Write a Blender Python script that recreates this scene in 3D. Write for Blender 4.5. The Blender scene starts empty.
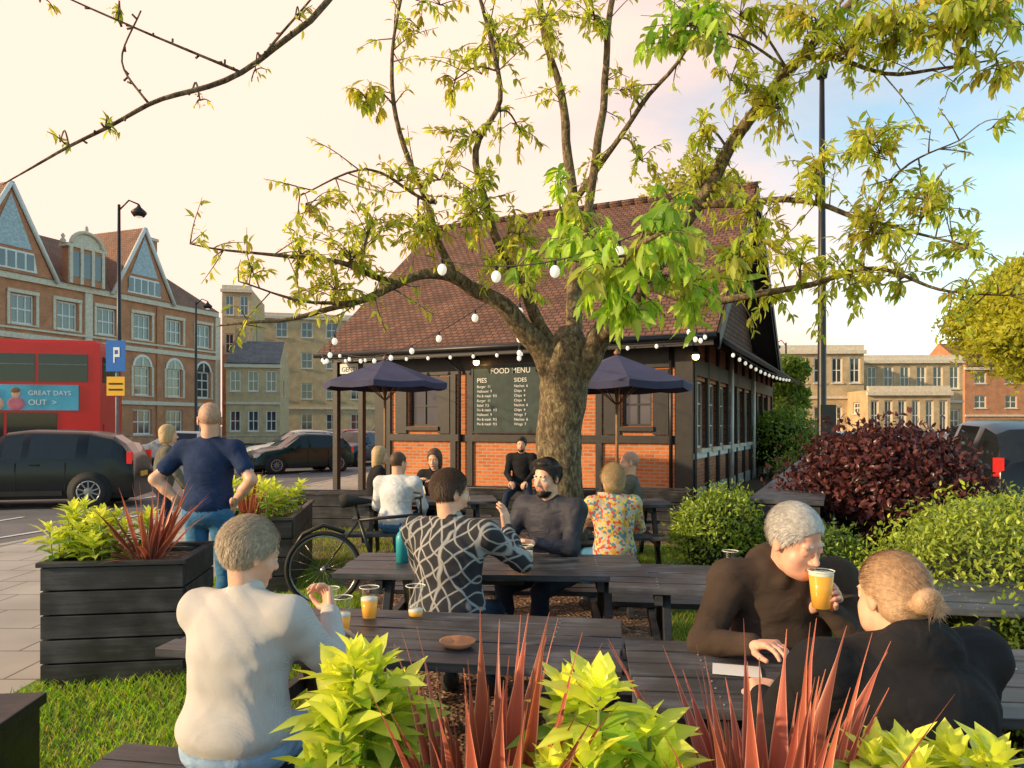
import bpy, math, random, numpy as np
from mathutils import Vector, Matrix, noise
random.seed(7); rng=np.random.default_rng(7)
F=739.6
def W(px,py,D): return Vector(((px-512)/F*D, D, 1.65-(py-425)/F*D))
sc=bpy.context.scene
# ------------------------------------------------------------ materials
def newmat(name):
    m=bpy.data.materials.new(name); m.use_nodes=True
    nt=m.node_tree; b=nt.nodes['Principled BSDF']
    return m,nt,b
def N(nt,t,**kw):
    n=nt.nodes.new(t)
    for k,v in kw.items():
        if k in n.inputs: n.inputs[k].default_value=v
        else: setattr(n,k,v)
    return n
def ramp(nt,fac,stops):
    r=nt.nodes.new('ShaderNodeValToRGB'); e=r.color_ramp.elements
    while len(e)<len(stops): e.new(.5)
    for i,(p,c) in enumerate(stops): e[i].position=p; e[i].color=(*c,1)
    nt.links.new(fac,r.inputs[0]); return r.outputs[0]
def M(name,col,rough=.6,metal=0,var=.25,scale=6,bump=0,bscale=60,coord='Object',spec=.5,emit=0,emc=None):
    m,nt,b=newmat(name); L=nt.links.new
    b.inputs['Roughness'].default_value=rough; b.inputs['Metallic'].default_value=metal
    b.inputs['Specular IOR Level'].default_value=spec
    tc=N(nt,'ShaderNodeTexCoord'); nz=N(nt,'ShaderNodeTexNoise',Scale=scale,Detail=6.0)
    L(tc.outputs[coord],nz.inputs['Vector'])
    c=np.array(col)
    L(ramp(nt,nz.outputs['Fac'],[(.3,tuple(c*(1-var))),(.7,tuple(np.minimum(c*(1+var),1)))]),b.inputs['Base Color'])
    if bump:
        n2=N(nt,'ShaderNodeTexNoise',Scale=bscale,Detail=4.0); L(tc.outputs[coord],n2.inputs['Vector'])
        bp=N(nt,'ShaderNodeBump',Strength=bump,Distance=.01); L(n2.outputs['Fac'],bp.inputs['Height']); L(bp.outputs[0],b.inputs['Normal'])
    if emit:
        b.inputs['Emission Color'].default_value=(*(emc or col),1); b.inputs['Emission Strength'].default_value=emit
    return m
def cloth(name,col,rough=.9,crease=.5,cs=7,weave=350):
    m,nt,b=newmat(name); L=nt.links.new; b.inputs['Roughness'].default_value=rough; b.inputs['Specular IOR Level'].default_value=.25; c=np.array(col)
    tc=N(nt,'ShaderNodeTexCoord'); nz=N(nt,'ShaderNodeTexNoise',Scale=5.0,Detail=8.0,Roughness=.6); L(tc.outputs['Object'],nz.inputs[0])
    L(ramp(nt,nz.outputs['Fac'],[(.3,tuple(c*.75)),(.7,tuple(c*1.35))]),b.inputs['Base Color'])
    w=N(nt,'ShaderNodeTexNoise',Scale=cs,Detail=2.0,Roughness=.45,Distortion=1.2); mp=N(nt,'ShaderNodeMapping'); mp.inputs['Scale'].default_value=(1,1,1.7); mp.inputs['Rotation'].default_value=(.3,.5,0); L(tc.outputs['Object'],mp.inputs[0]); L(mp.outputs[0],w.inputs[0])
    b1=N(nt,'ShaderNodeBump',Strength=crease,Distance=.035); L(w.outputs['Fac'],b1.inputs['Height'])
    w2=N(nt,'ShaderNodeTexNoise',Scale=weave,Detail=2.0); L(tc.outputs['Object'],w2.inputs[0]); b2=N(nt,'ShaderNodeBump',Strength=.3,Distance=.003); L(w2.outputs['Fac'],b2.inputs['Height']); L(b1.outputs[0],b2.inputs['Normal']); L(b2.outputs[0],b.inputs['Normal'])
    return m
def brickmat(name,c1,c2,mortar,bw=.225,bh=.075,ms=.01,rough=.85,bump=.5,off=.5,var=.3):
    m,nt,b=newmat(name); L=nt.links.new
    uv=N(nt,'ShaderNodeUVMap'); br=N(nt,'ShaderNodeTexBrick')
    br.inputs['Scale'].default_value=1; br.inputs['Brick Width'].default_value=bw; br.inputs['Row Height'].default_value=bh
    br.inputs['Mortar Size'].default_value=ms; br.inputs['Mortar Smooth'].default_value=.2; br.offset=off
    br.inputs['Color1'].default_value=(*c1,1);br.inputs['Color2'].default_value=(*c2,1);br.inputs['Mortar'].default_value=(*mortar,1)
    L(uv.outputs[0],br.inputs['Vector'])
    nz=N(nt,'ShaderNodeTexNoise',Scale=1.3,Detail=8.0); L(uv.outputs[0],nz.inputs['Vector'])
    mx=N(nt,'ShaderNodeMix',data_type='RGBA',blend_type='MULTIPLY'); mx.inputs[0].default_value=1
    L(br.outputs['Color'],mx.inputs[6]); L(ramp(nt,nz.outputs['Fac'],[(.3,(1-var,)*3),(.7,(1,1,1))]),mx.inputs[7])
    L(mx.outputs[2],b.inputs['Base Color']); b.inputs['Roughness'].default_value=rough
    bp=N(nt,'ShaderNodeBump',Strength=bump,Distance=.015,invert=True); L(br.outputs['Fac'],bp.inputs['Height']); L(bp.outputs[0],b.inputs['Normal'])
    return m
def leafmat(name,trans=.35,rough=.45):
    m,nt,b=newmat(name); L=nt.links.new
    a=N(nt,'ShaderNodeAttribute',attribute_name='Col')
    b.inputs['Roughness'].default_value=rough
    b.inputs['Specular IOR Level'].default_value=.35
    L(a.outputs['Color'],b.inputs['Base Color'])
    t=N(nt,'ShaderNodeBsdfTranslucent'); 
    mc=N(nt,'ShaderNodeMix',data_type='RGBA',blend_type='MULTIPLY'); mc.inputs[0].default_value=1
    L(a.outputs['Color'],mc.inputs[6]); mc.inputs[7].default_value=(1.9,1.8,.9,1)
    L(mc.outputs[2],t.inputs[0])
    mx=N(nt,'ShaderNodeMixShader'); mx.inputs[0].default_value=trans
    L(b.outputs[0],mx.inputs[1]); L(t.outputs[0],mx.inputs[2]); L(mx.outputs[0],nt.nodes['Material Output'].inputs[0])
    return m
def plankmat(name,col,rough=.6):
    m,nt,b=newmat(name); L=nt.links.new
    tc=N(nt,'ShaderNodeTexCoord'); mp=N(nt,'ShaderNodeMapping'); mp.inputs['Scale'].default_value=(1.5,25,25)
    L(tc.outputs['Object'],mp.inputs[0]); nz=N(nt,'ShaderNodeTexNoise',Scale=1.5,Detail=8.0,Roughness=.7); L(mp.outputs[0],nz.inputs[0])
    n3=N(nt,'ShaderNodeTexNoise',Scale=5.0,Detail=5.0); L(tc.outputs['Object'],n3.inputs[0])
    ad=N(nt,'ShaderNodeMath',operation='ADD'); L(nz.outputs['Fac'],ad.inputs[0]); L(n3.outputs['Fac'],ad.inputs[1])
    hf=N(nt,'ShaderNodeMath',operation='MULTIPLY'); hf.inputs[1].default_value=.5; L(ad.outputs[0],hf.inputs[0])
    c=np.array(col)
    L(ramp(nt,hf.outputs[0],[(.38,tuple(c*.55)),(.5,tuple(c)),(.62,tuple(c*1.9+.015))]),b.inputs['Base Color'])
    L(ramp(nt,n3.outputs['Fac'],[(.35,(rough-.12,)*3),(.65,(rough+.15,)*3)]),b.inputs['Roughness'])
    bp=N(nt,'ShaderNodeBump',Strength=.5,Distance=.004); L(nz.outputs['Fac'],bp.inputs['Height']); L(bp.outputs[0],b.inputs['Normal'])
    return m
MT={}
MT['brick']=brickmat('pub_brick',(.72,.20,.045),(.52,.12,.03),(.46,.33,.22),ms=.012,var=.2)
MT['vbrick']=brickmat('victorian_brick',(.74,.28,.11),(.62,.21,.085),(.5,.33,.22),var=.3)
MT['ybrick']=brickmat('stock_brick',(.78,.55,.29),(.68,.46,.23),(.5,.42,.3),var=.3)
MT['tile']=brickmat('roof_tile',(.28,.13,.08),(.17,.08,.055),(.05,.03,.022),bw=.17,bh=.13,ms=.014,bump=1,var=.45)
MT['tile2']=brickmat('old_roof_tile',(.36,.19,.12),(.28,.15,.1),(.1,.06,.05),bw=.2,bh=.2,ms=.02,var=.3)
MT['slate']=brickmat('slate',(.22,.22,.23),(.16,.16,.17),(.07,.07,.07),bw=.3,bh=.25,ms=.015)
MT['slab']=brickmat('paving_slab',(.52,.48,.42),(.46,.42,.37),(.2,.18,.16),bw=.6,bh=.6,ms=.01,bump=.3,var=.25)
MT['timber']=M('dark_timber',(.026,.022,.02),.5,bump=.2,bscale=30)
MT['white']=M('white_paint',(.78,.75,.7),.5,var=.08)
MT['stone']=M('stone_trim',(.68,.59,.46),.8,var=.15)
MT['glass']=M('window_glass',(.05,.055,.06),.05,var=.4,scale=.7,spec=1)
MT['asphalt']=M('asphalt',(.16,.155,.155),.8,var=.2,scale=1.2,bump=.4,bscale=120)
MT['ground']=M('ground_tarmac',(.15,.14,.135),.9,var=.2,scale=.4)
MT['mark']=M('road_paint',(.7,.7,.68),.7,var=.1)
MT['kerb']=M('kerb_stone',(.42,.39,.35),.8)
MT['plank']=plankmat('dark_stained_wood',(.052,.053,.061),.45)
MT['plank2']=plankmat('black_stained_wood',(.023,.023,.026),.5)
MT['black']=M('black_metal',(.015,.015,.016),.4,spec=.5)
MT['rubber']=M('rubber',(.018,.018,.018),.8)
MT['chrome']=M('steel',(.5,.5,.52),.3,metal=.9,var=.05)
MT['grey']=M('grey_metal',(.2,.21,.21),.5)
MT['bulb']=M('frosted_bulb',(.85,.85,.85),.25,var=.02,emit=.55,emc=(1,.88,.66))
MT['lit']=M('lit_lamp',(1,.7,.35),.4,emit=16,emc=(1,.5,.15))
MT['navy']=M('umbrella_canvas',(.045,.047,.105),.75,var=.2,scale=3)
MT['wood']=M('varnished_pole',(.25,.12,.05),.5)
MT['paper']=M('paper',(.8,.8,.78),.6,var=.04)
MT['chalk']=M('chalkboard',(.03,.05,.045),.7)
MT['leaf']=leafmat('tree_leaf',.55)
MT['gleaf']=leafmat('shrub_leaf',.3,.3)
MT['blade']=leafmat('blade_leaf',.2,.4)
MT['blue']=M('sign_blue',(.01,.14,.5),.4,var=.05);MT['yellow']=M('sign_yellow',(.85,.45,.02),.4,var=.05)
def barkmat():
    m,nt,b=newmat('bark'); L=nt.links.new
    tc=N(nt,'ShaderNodeTexCoord'); mp=N(nt,'ShaderNodeMapping'); mp.inputs['Scale'].default_value=(10,10,5)
    L(tc.outputs['Object'],mp.inputs[0]); nz=N(nt,'ShaderNodeTexNoise',Scale=2.5,Detail=10.0,Roughness=.72,Distortion=.7); L(mp.outputs[0],nz.inputs[0])
    L(ramp(nt,nz.outputs['Fac'],[(.36,(.04,.027,.018)),(.5,(.16,.11,.06)),(.66,(.40,.33,.17))]),b.inputs['Base Color'])
    b.inputs['Roughness'].default_value=.9
    bp=N(nt,'ShaderNodeBump',Strength=.9,Distance=.025); L(nz.outputs['Fac'],bp.inputs['Height']); L(bp.outputs[0],b.inputs['Normal'])
    return m
MT['bark']=barkmat()
def soilmat():
    m,nt,b=newmat('bark_mulch'); L=nt.links.new
    tc=N(nt,'ShaderNodeTexCoord'); v=N(nt,'ShaderNodeTexVoronoi',Scale=35.0); L(tc.outputs['Object'],v.inputs['Vector'])
    sp=N(nt,'ShaderNodeSeparateColor'); L(v.outputs['Color'],sp.inputs[0])
    L(ramp(nt,sp.outputs[0],[(0,(.06,.03,.02)),(.5,(.17,.09,.05)),(.85,(.3,.18,.11)),(1,(.4,.3,.2))]),b.inputs['Base Color'])
    b.inputs['Roughness'].default_value=.95
    bp=N(nt,'ShaderNodeBump',Strength=1.0,Distance=.02); L(v.outputs['Distance'],bp.inputs['Height']); L(bp.outputs[0],b.inputs['Normal'])
    return m
MT['soil']=soilmat()
# ------------------------------------------------------------ mesh builder
def setuv(me):
    n=len(me.loops)
    if n==0: return
    co=np.empty(len(me.vertices)*3,np.float32); me.vertices.foreach_get('co',co); co=co.reshape(-1,3)
    vi=np.empty(n,np.int32); me.loops.foreach_get('vertex_index',vi)
    nr=np.empty(len(me.polygons)*3,np.float32); me.polygons.foreach_get('normal',nr); nr=nr.reshape(-1,3)
    lt=np.empty(len(me.polygons),np.int32); me.polygons.foreach_get('loop_total',lt)
    nl=np.repeat(nr,lt,axis=0); p=co[vi]
    t=np.stack([-nl[:,1],nl[:,0],np.zeros(n)],1); ln=np.linalg.norm(t,axis=1)
    flat=ln<.05; t[flat]=(1,0,0); ln[flat]=1; t/=ln[:,None]
    b=np.cross(nl,t); b[flat]=(0,1,0)
    uv=np.stack([(p*t).sum(1),(p*b).sum(1)],1).astype(np.float32)
    l=me.uv_layers.new(name='UVMap'); l.data.foreach_set('uv',uv.ravel())
def link(o,parent=None):
    sc.collection.objects.link(o)
    if parent is not None: o.parent=parent
    return o
def empty(name,loc=(0,0,0),rz=0):
    e=bpy.data.objects.new(name,None); e.location=loc; e.rotation_euler=(0,0,rz); e.empty_display_size=.3
    return link(e)
class MB:
    def __init__(s): s.v=[];s.f=[];s.m=[];s.s=[];s.mats=[]
    def mi(s,mat):
        if isinstance(mat,str): mat=MT[mat]
        if mat not in s.mats: s.mats.append(mat)
        return s.mats.index(mat)
    def add(s,vs,fs,mat,smooth=False):
        o=len(s.v); s.v+= [tuple(v) for v in vs]; k=s.mi(mat)
        for f in fs: s.f.append(tuple(i+o for i in f)); s.m.append(k); s.s.append(smooth)
    def obox(s,c,ax,ay,az,mat):
        c=Vector(c);ax=Vector(ax);ay=Vector(ay);az=Vector(az)
        vs=[c+ax*i+ay*j+az*k for i in(-1,1) for j in(-1,1) for k in(-1,1)]
        s.add(vs,[(0,1,3,2),(4,6,7,5),(0,4,5,1),(2,3,7,6),(0,2,6,4),(1,5,7,3)],mat)
    def box(s,x0,x1,y0,y1,z0,z1,mat):
        s.obox(((x0+x1)/2,(y0+y1)/2,(z0+z1)/2),((x1-x0)/2,0,0),(0,(y1-y0)/2,0),(0,0,(z1-z0)/2),mat)
    def tube(s,pts,rad,mat,n=8,cap=True,smooth=True):
        pts=[Vector(p) for p in pts]
        if not hasattr(rad,'__len__'): rad=[rad]*len(pts)
        vs=[];fs=[];ref=None
        for i,p in enumerate(pts):
            d=(pts[min(i+1,len(pts)-1)]-pts[max(i-1,0)]).normalized()
            if ref is None: ref=Vector((0,0,1)) if abs(d.z)<.9 else Vector((1,0,0))
            a=(ref-d*ref.dot(d)).normalized(); b=d.cross(a); ref=a
            for k in range(n):
                t=2*math.pi*k/n; vs.append(p+(a*math.cos(t)+b*math.sin(t))*rad[i])
        for i in range(len(pts)-1):
            for k in range(n): fs.append((i*n+k,i*n+(k+1)%n,(i+1)*n+(k+1)%n,(i+1)*n+k))
        if cap: fs.append(tuple(range(n))[::-1]); fs.append(tuple((len(pts)-1)*n+k for k in range(n)))
        s.add(vs,fs,mat,smooth)
    def lathe(s,c,prof,mat,n=20,axis='z',smooth=True,M3=None):
        vs=[];fs=[];c=Vector(c)
        for r,z in prof:
            for k in range(n):
                t=2*math.pi*k/n
                v=Vector((r*math.cos(t),r*math.sin(t),z)) if axis=='z' else (Vector((z,r*math.cos(t),r*math.sin(t))) if axis=='x' else Vector((r*math.cos(t),z,r*math.sin(t))))
                if M3 is not None: v=M3@v
                vs.append(c+v)
        for i in range(len(prof)-1):
            for k in range(n): fs.append((i*n+k,i*n+(k+1)%n,(i+1)*n+(k+1)%n,(i+1)*n+k))
        s.add(vs,fs,mat,smooth)
    def ell(s,c,r,mat,n=12):
        prof=[(math.sin(math.pi*i/8)*1,-math.cos(math.pi*i/8)) for i in range(9)]
        c=Vector(c); vs=[];fs=[]
        for a,z in prof:
            for k in range(n):
                t=2*math.pi*k/n; vs.append((c.x+r[0]*max(a,1e-3)*math.cos(t),c.y+r[1]*max(a,1e-3)*math.sin(t),c.z+r[2]*z))
        for i in range(8):
            for k in range(n): fs.append((i*n+k,i*n+(k+1)%n,(i+1)*n+(k+1)%n,(i+1)*n+k))
        s.add(vs,fs,mat,True)
    def obj(s,name,parent=None,loc=(0,0,0),rz=0,bevel=0,scale=None):
        me=bpy.data.meshes.new(name); me.from_pydata(s.v,[],s.f)
        for m in s.mats: me.materials.append(m)
        me.polygons.foreach_set('material_index',s.m); me.polygons.foreach_set('use_smooth',s.s)
        me.update(); setuv(me)
        o=bpy.data.objects.new(name,me); o.location=loc; o.rotation_euler=(0,0,rz)
        if scale: o.scale=scale
        if bevel:
            b=o.modifiers.new('bev','BEVEL'); b.width=bevel; b.segments=2; b.limit_method='ANGLE'; b.angle_limit=math.radians(40)
        return link(o,parent)
def npmesh(name,V,Fc,mat,col=None,smooth=True,parent=None,fm=None,loc=None):
    V=np.asarray(V,np.float32);Fc=np.asarray(Fc,np.int32)
    me=bpy.data.meshes.new(name); me.vertices.add(len(V)); me.vertices.foreach_set('co',V.ravel())
    k=Fc.shape[1]; me.loops.add(Fc.size); me.loops.foreach_set('vertex_index',Fc.ravel())
    me.polygons.add(len(Fc)); me.polygons.foreach_set('loop_start',np.arange(len(Fc),dtype=np.int32)*k)
    me.polygons.foreach_set('loop_total',np.full(len(Fc),k,np.int32))
    me.polygons.foreach_set('use_smooth',np.full(len(Fc),smooth))
    for m in (mat if isinstance(mat,list) else [mat]): me.materials.append(MT[m] if isinstance(m,str) else m)
    if fm is not None: me.polygons.foreach_set('material_index',np.asarray(fm,np.int32))
    me.update(calc_edges=True)
    if col is not None:
        a=me.color_attributes.new('Col','FLOAT_COLOR','POINT'); c=np.ones((len(V),4),np.float32); c[:,:3]=col; a.data.foreach_set('color',c.ravel())
    o=bpy.data.objects.new(name,me)
    return link(o,parent)
def nrm(a): return a/np.maximum(np.linalg.norm(a,axis=1,keepdims=True),1e-6)
def leafgeo(B,d,n,L,w,col,droop=.25,fold=.25):
    B=np.asarray(B,float);d=nrm(np.asarray(d,float)); n=np.asarray(n,float); n=nrm(n-d*(n*d).sum(1,keepdims=True)); s=np.cross(d,n)
    L=np.asarray(L,float).reshape(-1,1)*np.ones((len(B),1)); w=np.asarray(w,float).reshape(-1,1)*np.ones((len(B),1))
    tx=[(0,0),(.3,-.42),(.33,0),(.3,.42),(.65,-.38),(.68,0),(.65,.38),(1,0)]
    V=np.zeros((len(B),8,3)); C=np.zeros((len(B),8,3))
    for i,(t,x) in enumerate(tx):
        V[:,i]=B+d*L*t+s*w*x*1.0+n*(fold*w*abs(x)-droop*L*t*t)
        C[:,i]=col*(1.12 if x==0 else .88)
    T=np.array([(0,2,1),(0,3,2),(1,2,5),(1,5,4),(2,3,6),(2,6,5),(4,5,7),(5,6,7)])
    Fc=(np.arange(len(B))[:,None,None]*8+T[None]).reshape(-1,3)
    return V.reshape(-1,3),Fc,C.reshape(-1,3)
def catcurve(pts,n=6):
    pts=[np.array(p,float) for p in pts]; P=[2*pts[0]-pts[1]]+pts+[2*pts[-1]-pts[-2]]; out=[]
    for i in range(1,len(P)-2):
        for j in range(n):
            t=j/n; p0,p1,p2,p3=P[i-1:i+3]
            out.append(.5*((2*p1)+(-p0+p2)*t+(2*p0-5*p1+4*p2-p3)*t*t+(-p0+3*p1-3*p2+p3)*t**3))
    out.append(pts[-1]); return out
# ------------------------------------------------------------ camera, world, sun
cam=bpy.data.cameras.new('camera'); co=bpy.data.objects.new('camera',cam); link(co)
co.location=(0,0,1.65); co.rotation_euler=(math.radians(90),0,0); cam.lens=26; cam.sensor_width=36; cam.shift_y=41/1024
cam.clip_end=2000; cam.clip_start=.05; sc.camera=co
sc.view_settings.view_transform='Standard'; sc.view_settings.look='None'; sc.view_settings.exposure=0
SUNR=math.radians(-108); SUNE=math.radians(18)
w=bpy.data.worlds.new('World'); sc.world=w; w.use_nodes=True; nt=w.node_tree; L=nt.links.new
bg=nt.nodes['Background']; bg.inputs[1].default_value=.15
sky=N(nt,'ShaderNodeTexSky',sky_type='NISHITA'); sky.sun_disc=False; sky.sun_elevation=SUNE; sky.sun_rotation=SUNR; sky.air_density=1.0; sky.dust_density=.8
tc=N(nt,'ShaderNodeTexCoord')
dp=N(nt,'ShaderNodeVectorMath',operation='DOT_PRODUCT'); dp.inputs[1].default_value=(-.85,.42,-.42); L(tc.outputs['Generated'],dp.inputs[0])
mp=N(nt,'ShaderNodeMapping'); mp.inputs['Scale'].default_value=(1.2,1.2,4.0); mp.inputs['Rotation'].default_value=(.3,.25,0); L(tc.outputs['Generated'],mp.inputs[0])
nz=N(nt,'ShaderNodeTexNoise',Scale=1.6,Detail=8.0,Roughness=.55); L(mp.outputs[0],nz.inputs[0])
a1=N(nt,'ShaderNodeMath',operation='MULTIPLY_ADD'); L(nz.outputs['Fac'],a1.inputs[0]); a1.inputs[1].default_value=1.1; L(dp.outputs['Value'],a1.inputs[2])
mr=N(nt,'ShaderNodeMapRange'); mr.inputs['From Min'].default_value=.12; mr.inputs['From Max'].default_value=.90; L(a1.outputs[0],mr.inputs[0]); mr.interpolation_type='SMOOTHSTEP'
mxw=N(nt,'ShaderNodeMix',data_type='RGBA'); L(mr.outputs[0],mxw.inputs[0])
sk2=N(nt,'ShaderNodeMix',data_type='RGBA',blend_type='MULTIPLY'); sk2.inputs[0].default_value=1; L(sky.outputs[0],sk2.inputs[6]); sk2.inputs[7].default_value=(1.8,1.95,1.7,1)
L(sk2.outputs[2],mxw.inputs[6]); mxw.inputs[7].default_value=(9.4,6.35,5.15,1); L(mxw.outputs[2],bg.inputs[0])
sl=bpy.data.lights.new('sun','SUN'); sl.energy=5.0; sl.angle=math.radians(1.2); sl.color=(1,.76,.44); so=bpy.data.objects.new('sun',sl); link(so)
sd=Vector((math.sin(SUNR)*math.cos(SUNE),math.cos(SUNR)*math.cos(SUNE),math.sin(SUNE))); so.rotation_euler=sd.to_track_quat('Z','Y').to_euler()
# ------------------------------------------------------------ ground
def sheet(name,poly,z,mat,thick=0):
    b=MB(); n=len(poly)
    b.add([(x,y,z) for x,y in poly],[tuple(range(n))],mat)
    if thick:
        b.add([(x,y,z) for x,y in poly]+[(x,y,z-thick) for x,y in poly],[(i,i+n,(i+1)%n+n,(i+1)%n) for i in range(n)],mat)
    return b.obj(name)
sheet('ground',[(-900,-900),(900,-900),(900,900),(-900,900)],-.13,'ground')
sheet('road',[(-60,-30),(-6.6,-30),(-6.9,9),(-5.5,21.4),(-3.5,36),(4,60),(-2,100),(-60,100)],-.122,'asphalt')
kl=[(-8.6,-30),(-7.4,4),(-7.0,10.2),(-6.4,14),(-5.5,21.4),(-3.5,36)]
inner=[(-2.9,-30),(-2.95,4.4),(-3.2,8),(-3.65,12.9),(-3.0,22),(-1,36)]
sheet('pavement',kl[:1]+inner[:1]+inner[1:]+kl[:0:-1],0,'slab',.13)
b=MB()
for (x0,y0),(x1,y1) in zip(kl[:-1],kl[1:]):
    d=Vector((x1-x0,y1-y0,0)); l=d.length; d.normalize(); n_=Vector((-d.y,d.x,0))
    k=int(l/.9)+1
    for i in range(k):
        c=Vector((x0,y0,0))+d*(i+.5)*l/k+n_*.02; b.obox(c+Vector((0,0,-.055)),d*(l/k/2-.006),n_*.07,(0,0,.062),'kerb')
b.obj('kerb')
sheet('garden_soil',[inner[0],(14,-30),(12,14),(14,36),inner[5],inner[4],inner[3],inner[2],inner[1]],.002,'soil')
b=MB()
for i in range(12):
    y=8+i*5; x=-11.2+.13*y; b.obox((x,y,-.114),(.05,.0,0),(.13,1.2,0),(0,0,.002),'mark')
b.obox((-13,12.4,-.114),(2.8,.5,0),(-.02,.1,0),(0,0,.002),'mark'); b.obox((-8,11.6,-.112),(.05,-.0,0),(.9,3.5,0),(0,0,.002),'mark')
b.obj('road_markings')
def grass(name,poly_fn,n,x0,x1,y0,y1,h=.07):
    P=np.stack([rng.uniform(x0,x1,n),rng.uniform(y0,y1,n)],1); P=P[poly_fn(P[:,0],P[:,1])]
    k=len(P); B=np.column_stack([P,np.full(k,.0)]); a=rng.uniform(0,6.28,k)
    cl=np.sin(P[:,0]*5)*np.sin(P[:,1]*4+P[:,0]*2)
    d=np.stack([np.cos(a)*.4,np.sin(a)*.4,np.ones(k)],1); hh=h*rng.uniform(.5,1.4,k)*(1+.35*cl)
    s=np.stack([-np.sin(a),np.cos(a),np.zeros(k)],1)*.0035
    V=np.zeros((k,5,3)); d=nrm(d)
    V[:,0]=B-s;V[:,1]=B+s;V[:,2]=B+d*hh[:,None]*.6+s*.8;V[:,3]=B+d*hh[:,None]*.6-s*.8
    V[:,4]=B+d*hh[:,None]+np.stack([np.cos(a),np.sin(a),-np.ones(k)*.3],1)*hh[:,None]*.3
    T=np.array([(0,1,2),(0,2,3),(3,2,4)]); Fc=(np.arange(k)[:,None,None]*5+T).reshape(-1,3)
    c=np.stack([.20+.14*rng.random(k),.36+.16*rng.random(k),np.full(k,.04)],1)*(.75+.3*rng.random((k,1)))*(1+.25*np.sin(P[:,0]*3+P[:,1]*2))[:,None]
    dry=rng.random(k)<.12; c[dry]=(.45,.36,.15)
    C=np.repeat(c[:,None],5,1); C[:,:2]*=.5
    npmesh(name,V.reshape(-1,3),Fc,'leaf',C.reshape(-1,3))
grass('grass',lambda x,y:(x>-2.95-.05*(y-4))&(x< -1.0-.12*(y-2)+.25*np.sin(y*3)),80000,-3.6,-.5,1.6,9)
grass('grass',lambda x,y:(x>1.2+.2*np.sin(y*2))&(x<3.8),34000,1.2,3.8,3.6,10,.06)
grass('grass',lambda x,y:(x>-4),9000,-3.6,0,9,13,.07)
MT['grassbase']=M('grass_base',(.08,.12,.03),.9,scale=12)
sheet('lawn',[(-2.95,1),(-1,1),(-1.4,5),(-1.9,9),(-3.2,9)],.006,'grassbase'); sheet('lawn',[(1.3,3.6),(3.8,3.6),(3.8,10),(1.3,10)],.006,'grassbase')
n=5000; P=np.stack([rng.uniform(-1.8,3.5,n),rng.uniform(1.8,9,n),rng.uniform(.004,.02,n)],1); a=rng.uniform(0,6.28,n)
d=np.stack([np.cos(a),np.sin(a),rng.uniform(-.2,.3,n)],1); up=np.stack([rng.normal(0,.3,n),rng.normal(0,.3,n),np.ones(n)],1)
cc=np.array([(.26,.14,.08)])*rng.uniform(.3,1.8,(n,1)); V,Fc,C=leafgeo(P,d,up,rng.uniform(.02,.06,n),rng.uniform(.008,.02,n),cc,.1,.1)
npmesh('bark_chips',V,Fc,'blade',C)
# ------------------------------------------------------------ buildings
def wall(b,O,u,Lw,H,ops,mat,n,depth=.12,frame='white',gl='glass',bars=(1,1),z0=0,fw=.05,glass=True):
    O=Vector(O);u=Vector(u);n=Vector(n); Z=Vector((0,0,1))
    us=sorted({0,Lw}|{o[0] for o in ops}|{o[1] for o in ops}); zs=sorted({z0,H}|{o[2] for o in ops}|{o[3] for o in ops})
    for a0,a1 in zip(us[:-1],us[1:]):
        for b0,b1 in zip(zs[:-1],zs[1:]):
            cu=(a0+a1)/2;cz=(b0+b1)/2
            if any(o[0]<cu<o[1] and o[2]<cz<o[3] for o in ops): continue
            q=[O+u*a0+Z*b0,O+u*a1+Z*b0,O+u*a1+Z*b1,O+u*a0+Z*b1]
            if (q[1]-q[0]).cross(q[3]-q[0]).dot(n)<0: q.reverse()
            b.add(q,[(0,1,2,3)],mat)
    for o in ops:
        a0,a1,b0,b1=o[:4]; c=[(a0,b0),(a1,b0),(a1,b1),(a0,b1)]
        for i in range(4):
            p=c[i];q=c[(i+1)%4]
            b.add([O+u*p[0]+Z*p[1],O+u*q[0]+Z*q[1],O+u*q[0]+Z*q[1]-n*depth,O+u*p[0]+Z*p[1]-n*depth],[(0,1,2,3)],mat)
        if not glass: continue
        b.add([O+u*p[0]+Z*p[1]-n*(depth-.002) for p in c],[(0,1,2,3)],gl)
        m_=(a0+a1)/2
        def bar(u0,u1,z0_,z1_,t): b.obox(O+u*(u0+u1)/2+Z*(z0_+z1_)/2-n*(depth-.02-t),u*(u1-u0)/2,n*.02,Z*(z1_-z0_)/2,frame)
        bar(a0,a0+fw,b0,b1,.001);bar(a1-fw,a1,b0,b1,.001);bar(a0+fw,a1-fw,b0,b0+fw,.001);bar(a0+fw,a1-fw,b1-fw,b1,.001)
        nb=o[4] if len(o)>4 else bars
        for i in range(1,nb[0]+1): x=a0+(a1-a0)*i/(nb[0]+1); bar(x-fw*.35,x+fw*.35,b0+fw,b1-fw,-.004)
        for i in range(1,nb[1]+1): z=b0+(b1-b0)*i/(nb[1]+1); bar(a0+fw,a1-fw,z-fw*.35,z+fw*.35,-.008)
        b.obox(O+u*m_+Z*(b0-.05)+n*.04,u*((a1-a0)/2+.06),n*.06,Z*.045,'stone' if frame=='white' else 'timber')
pub=empty('brick_pub_kiosk')
C0=Vector((3.6,15,0)); u=Vector((-.899,.438,0)); w_=Vector((.438,.899,0)); Z=Vector((0,0,1))
def PT(t,s,z): return C0+u*t+w_*s+Z*z
b=MB()
wall(b,C0,u,7.45,3.5,[(.78,1.42,1.62,2.55,(1,1)),(5.97,6.8,1.62,2.6,(1,1))],'brick',-w_,frame='timber')
nside=Vector((.899,-.438,0))
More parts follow.
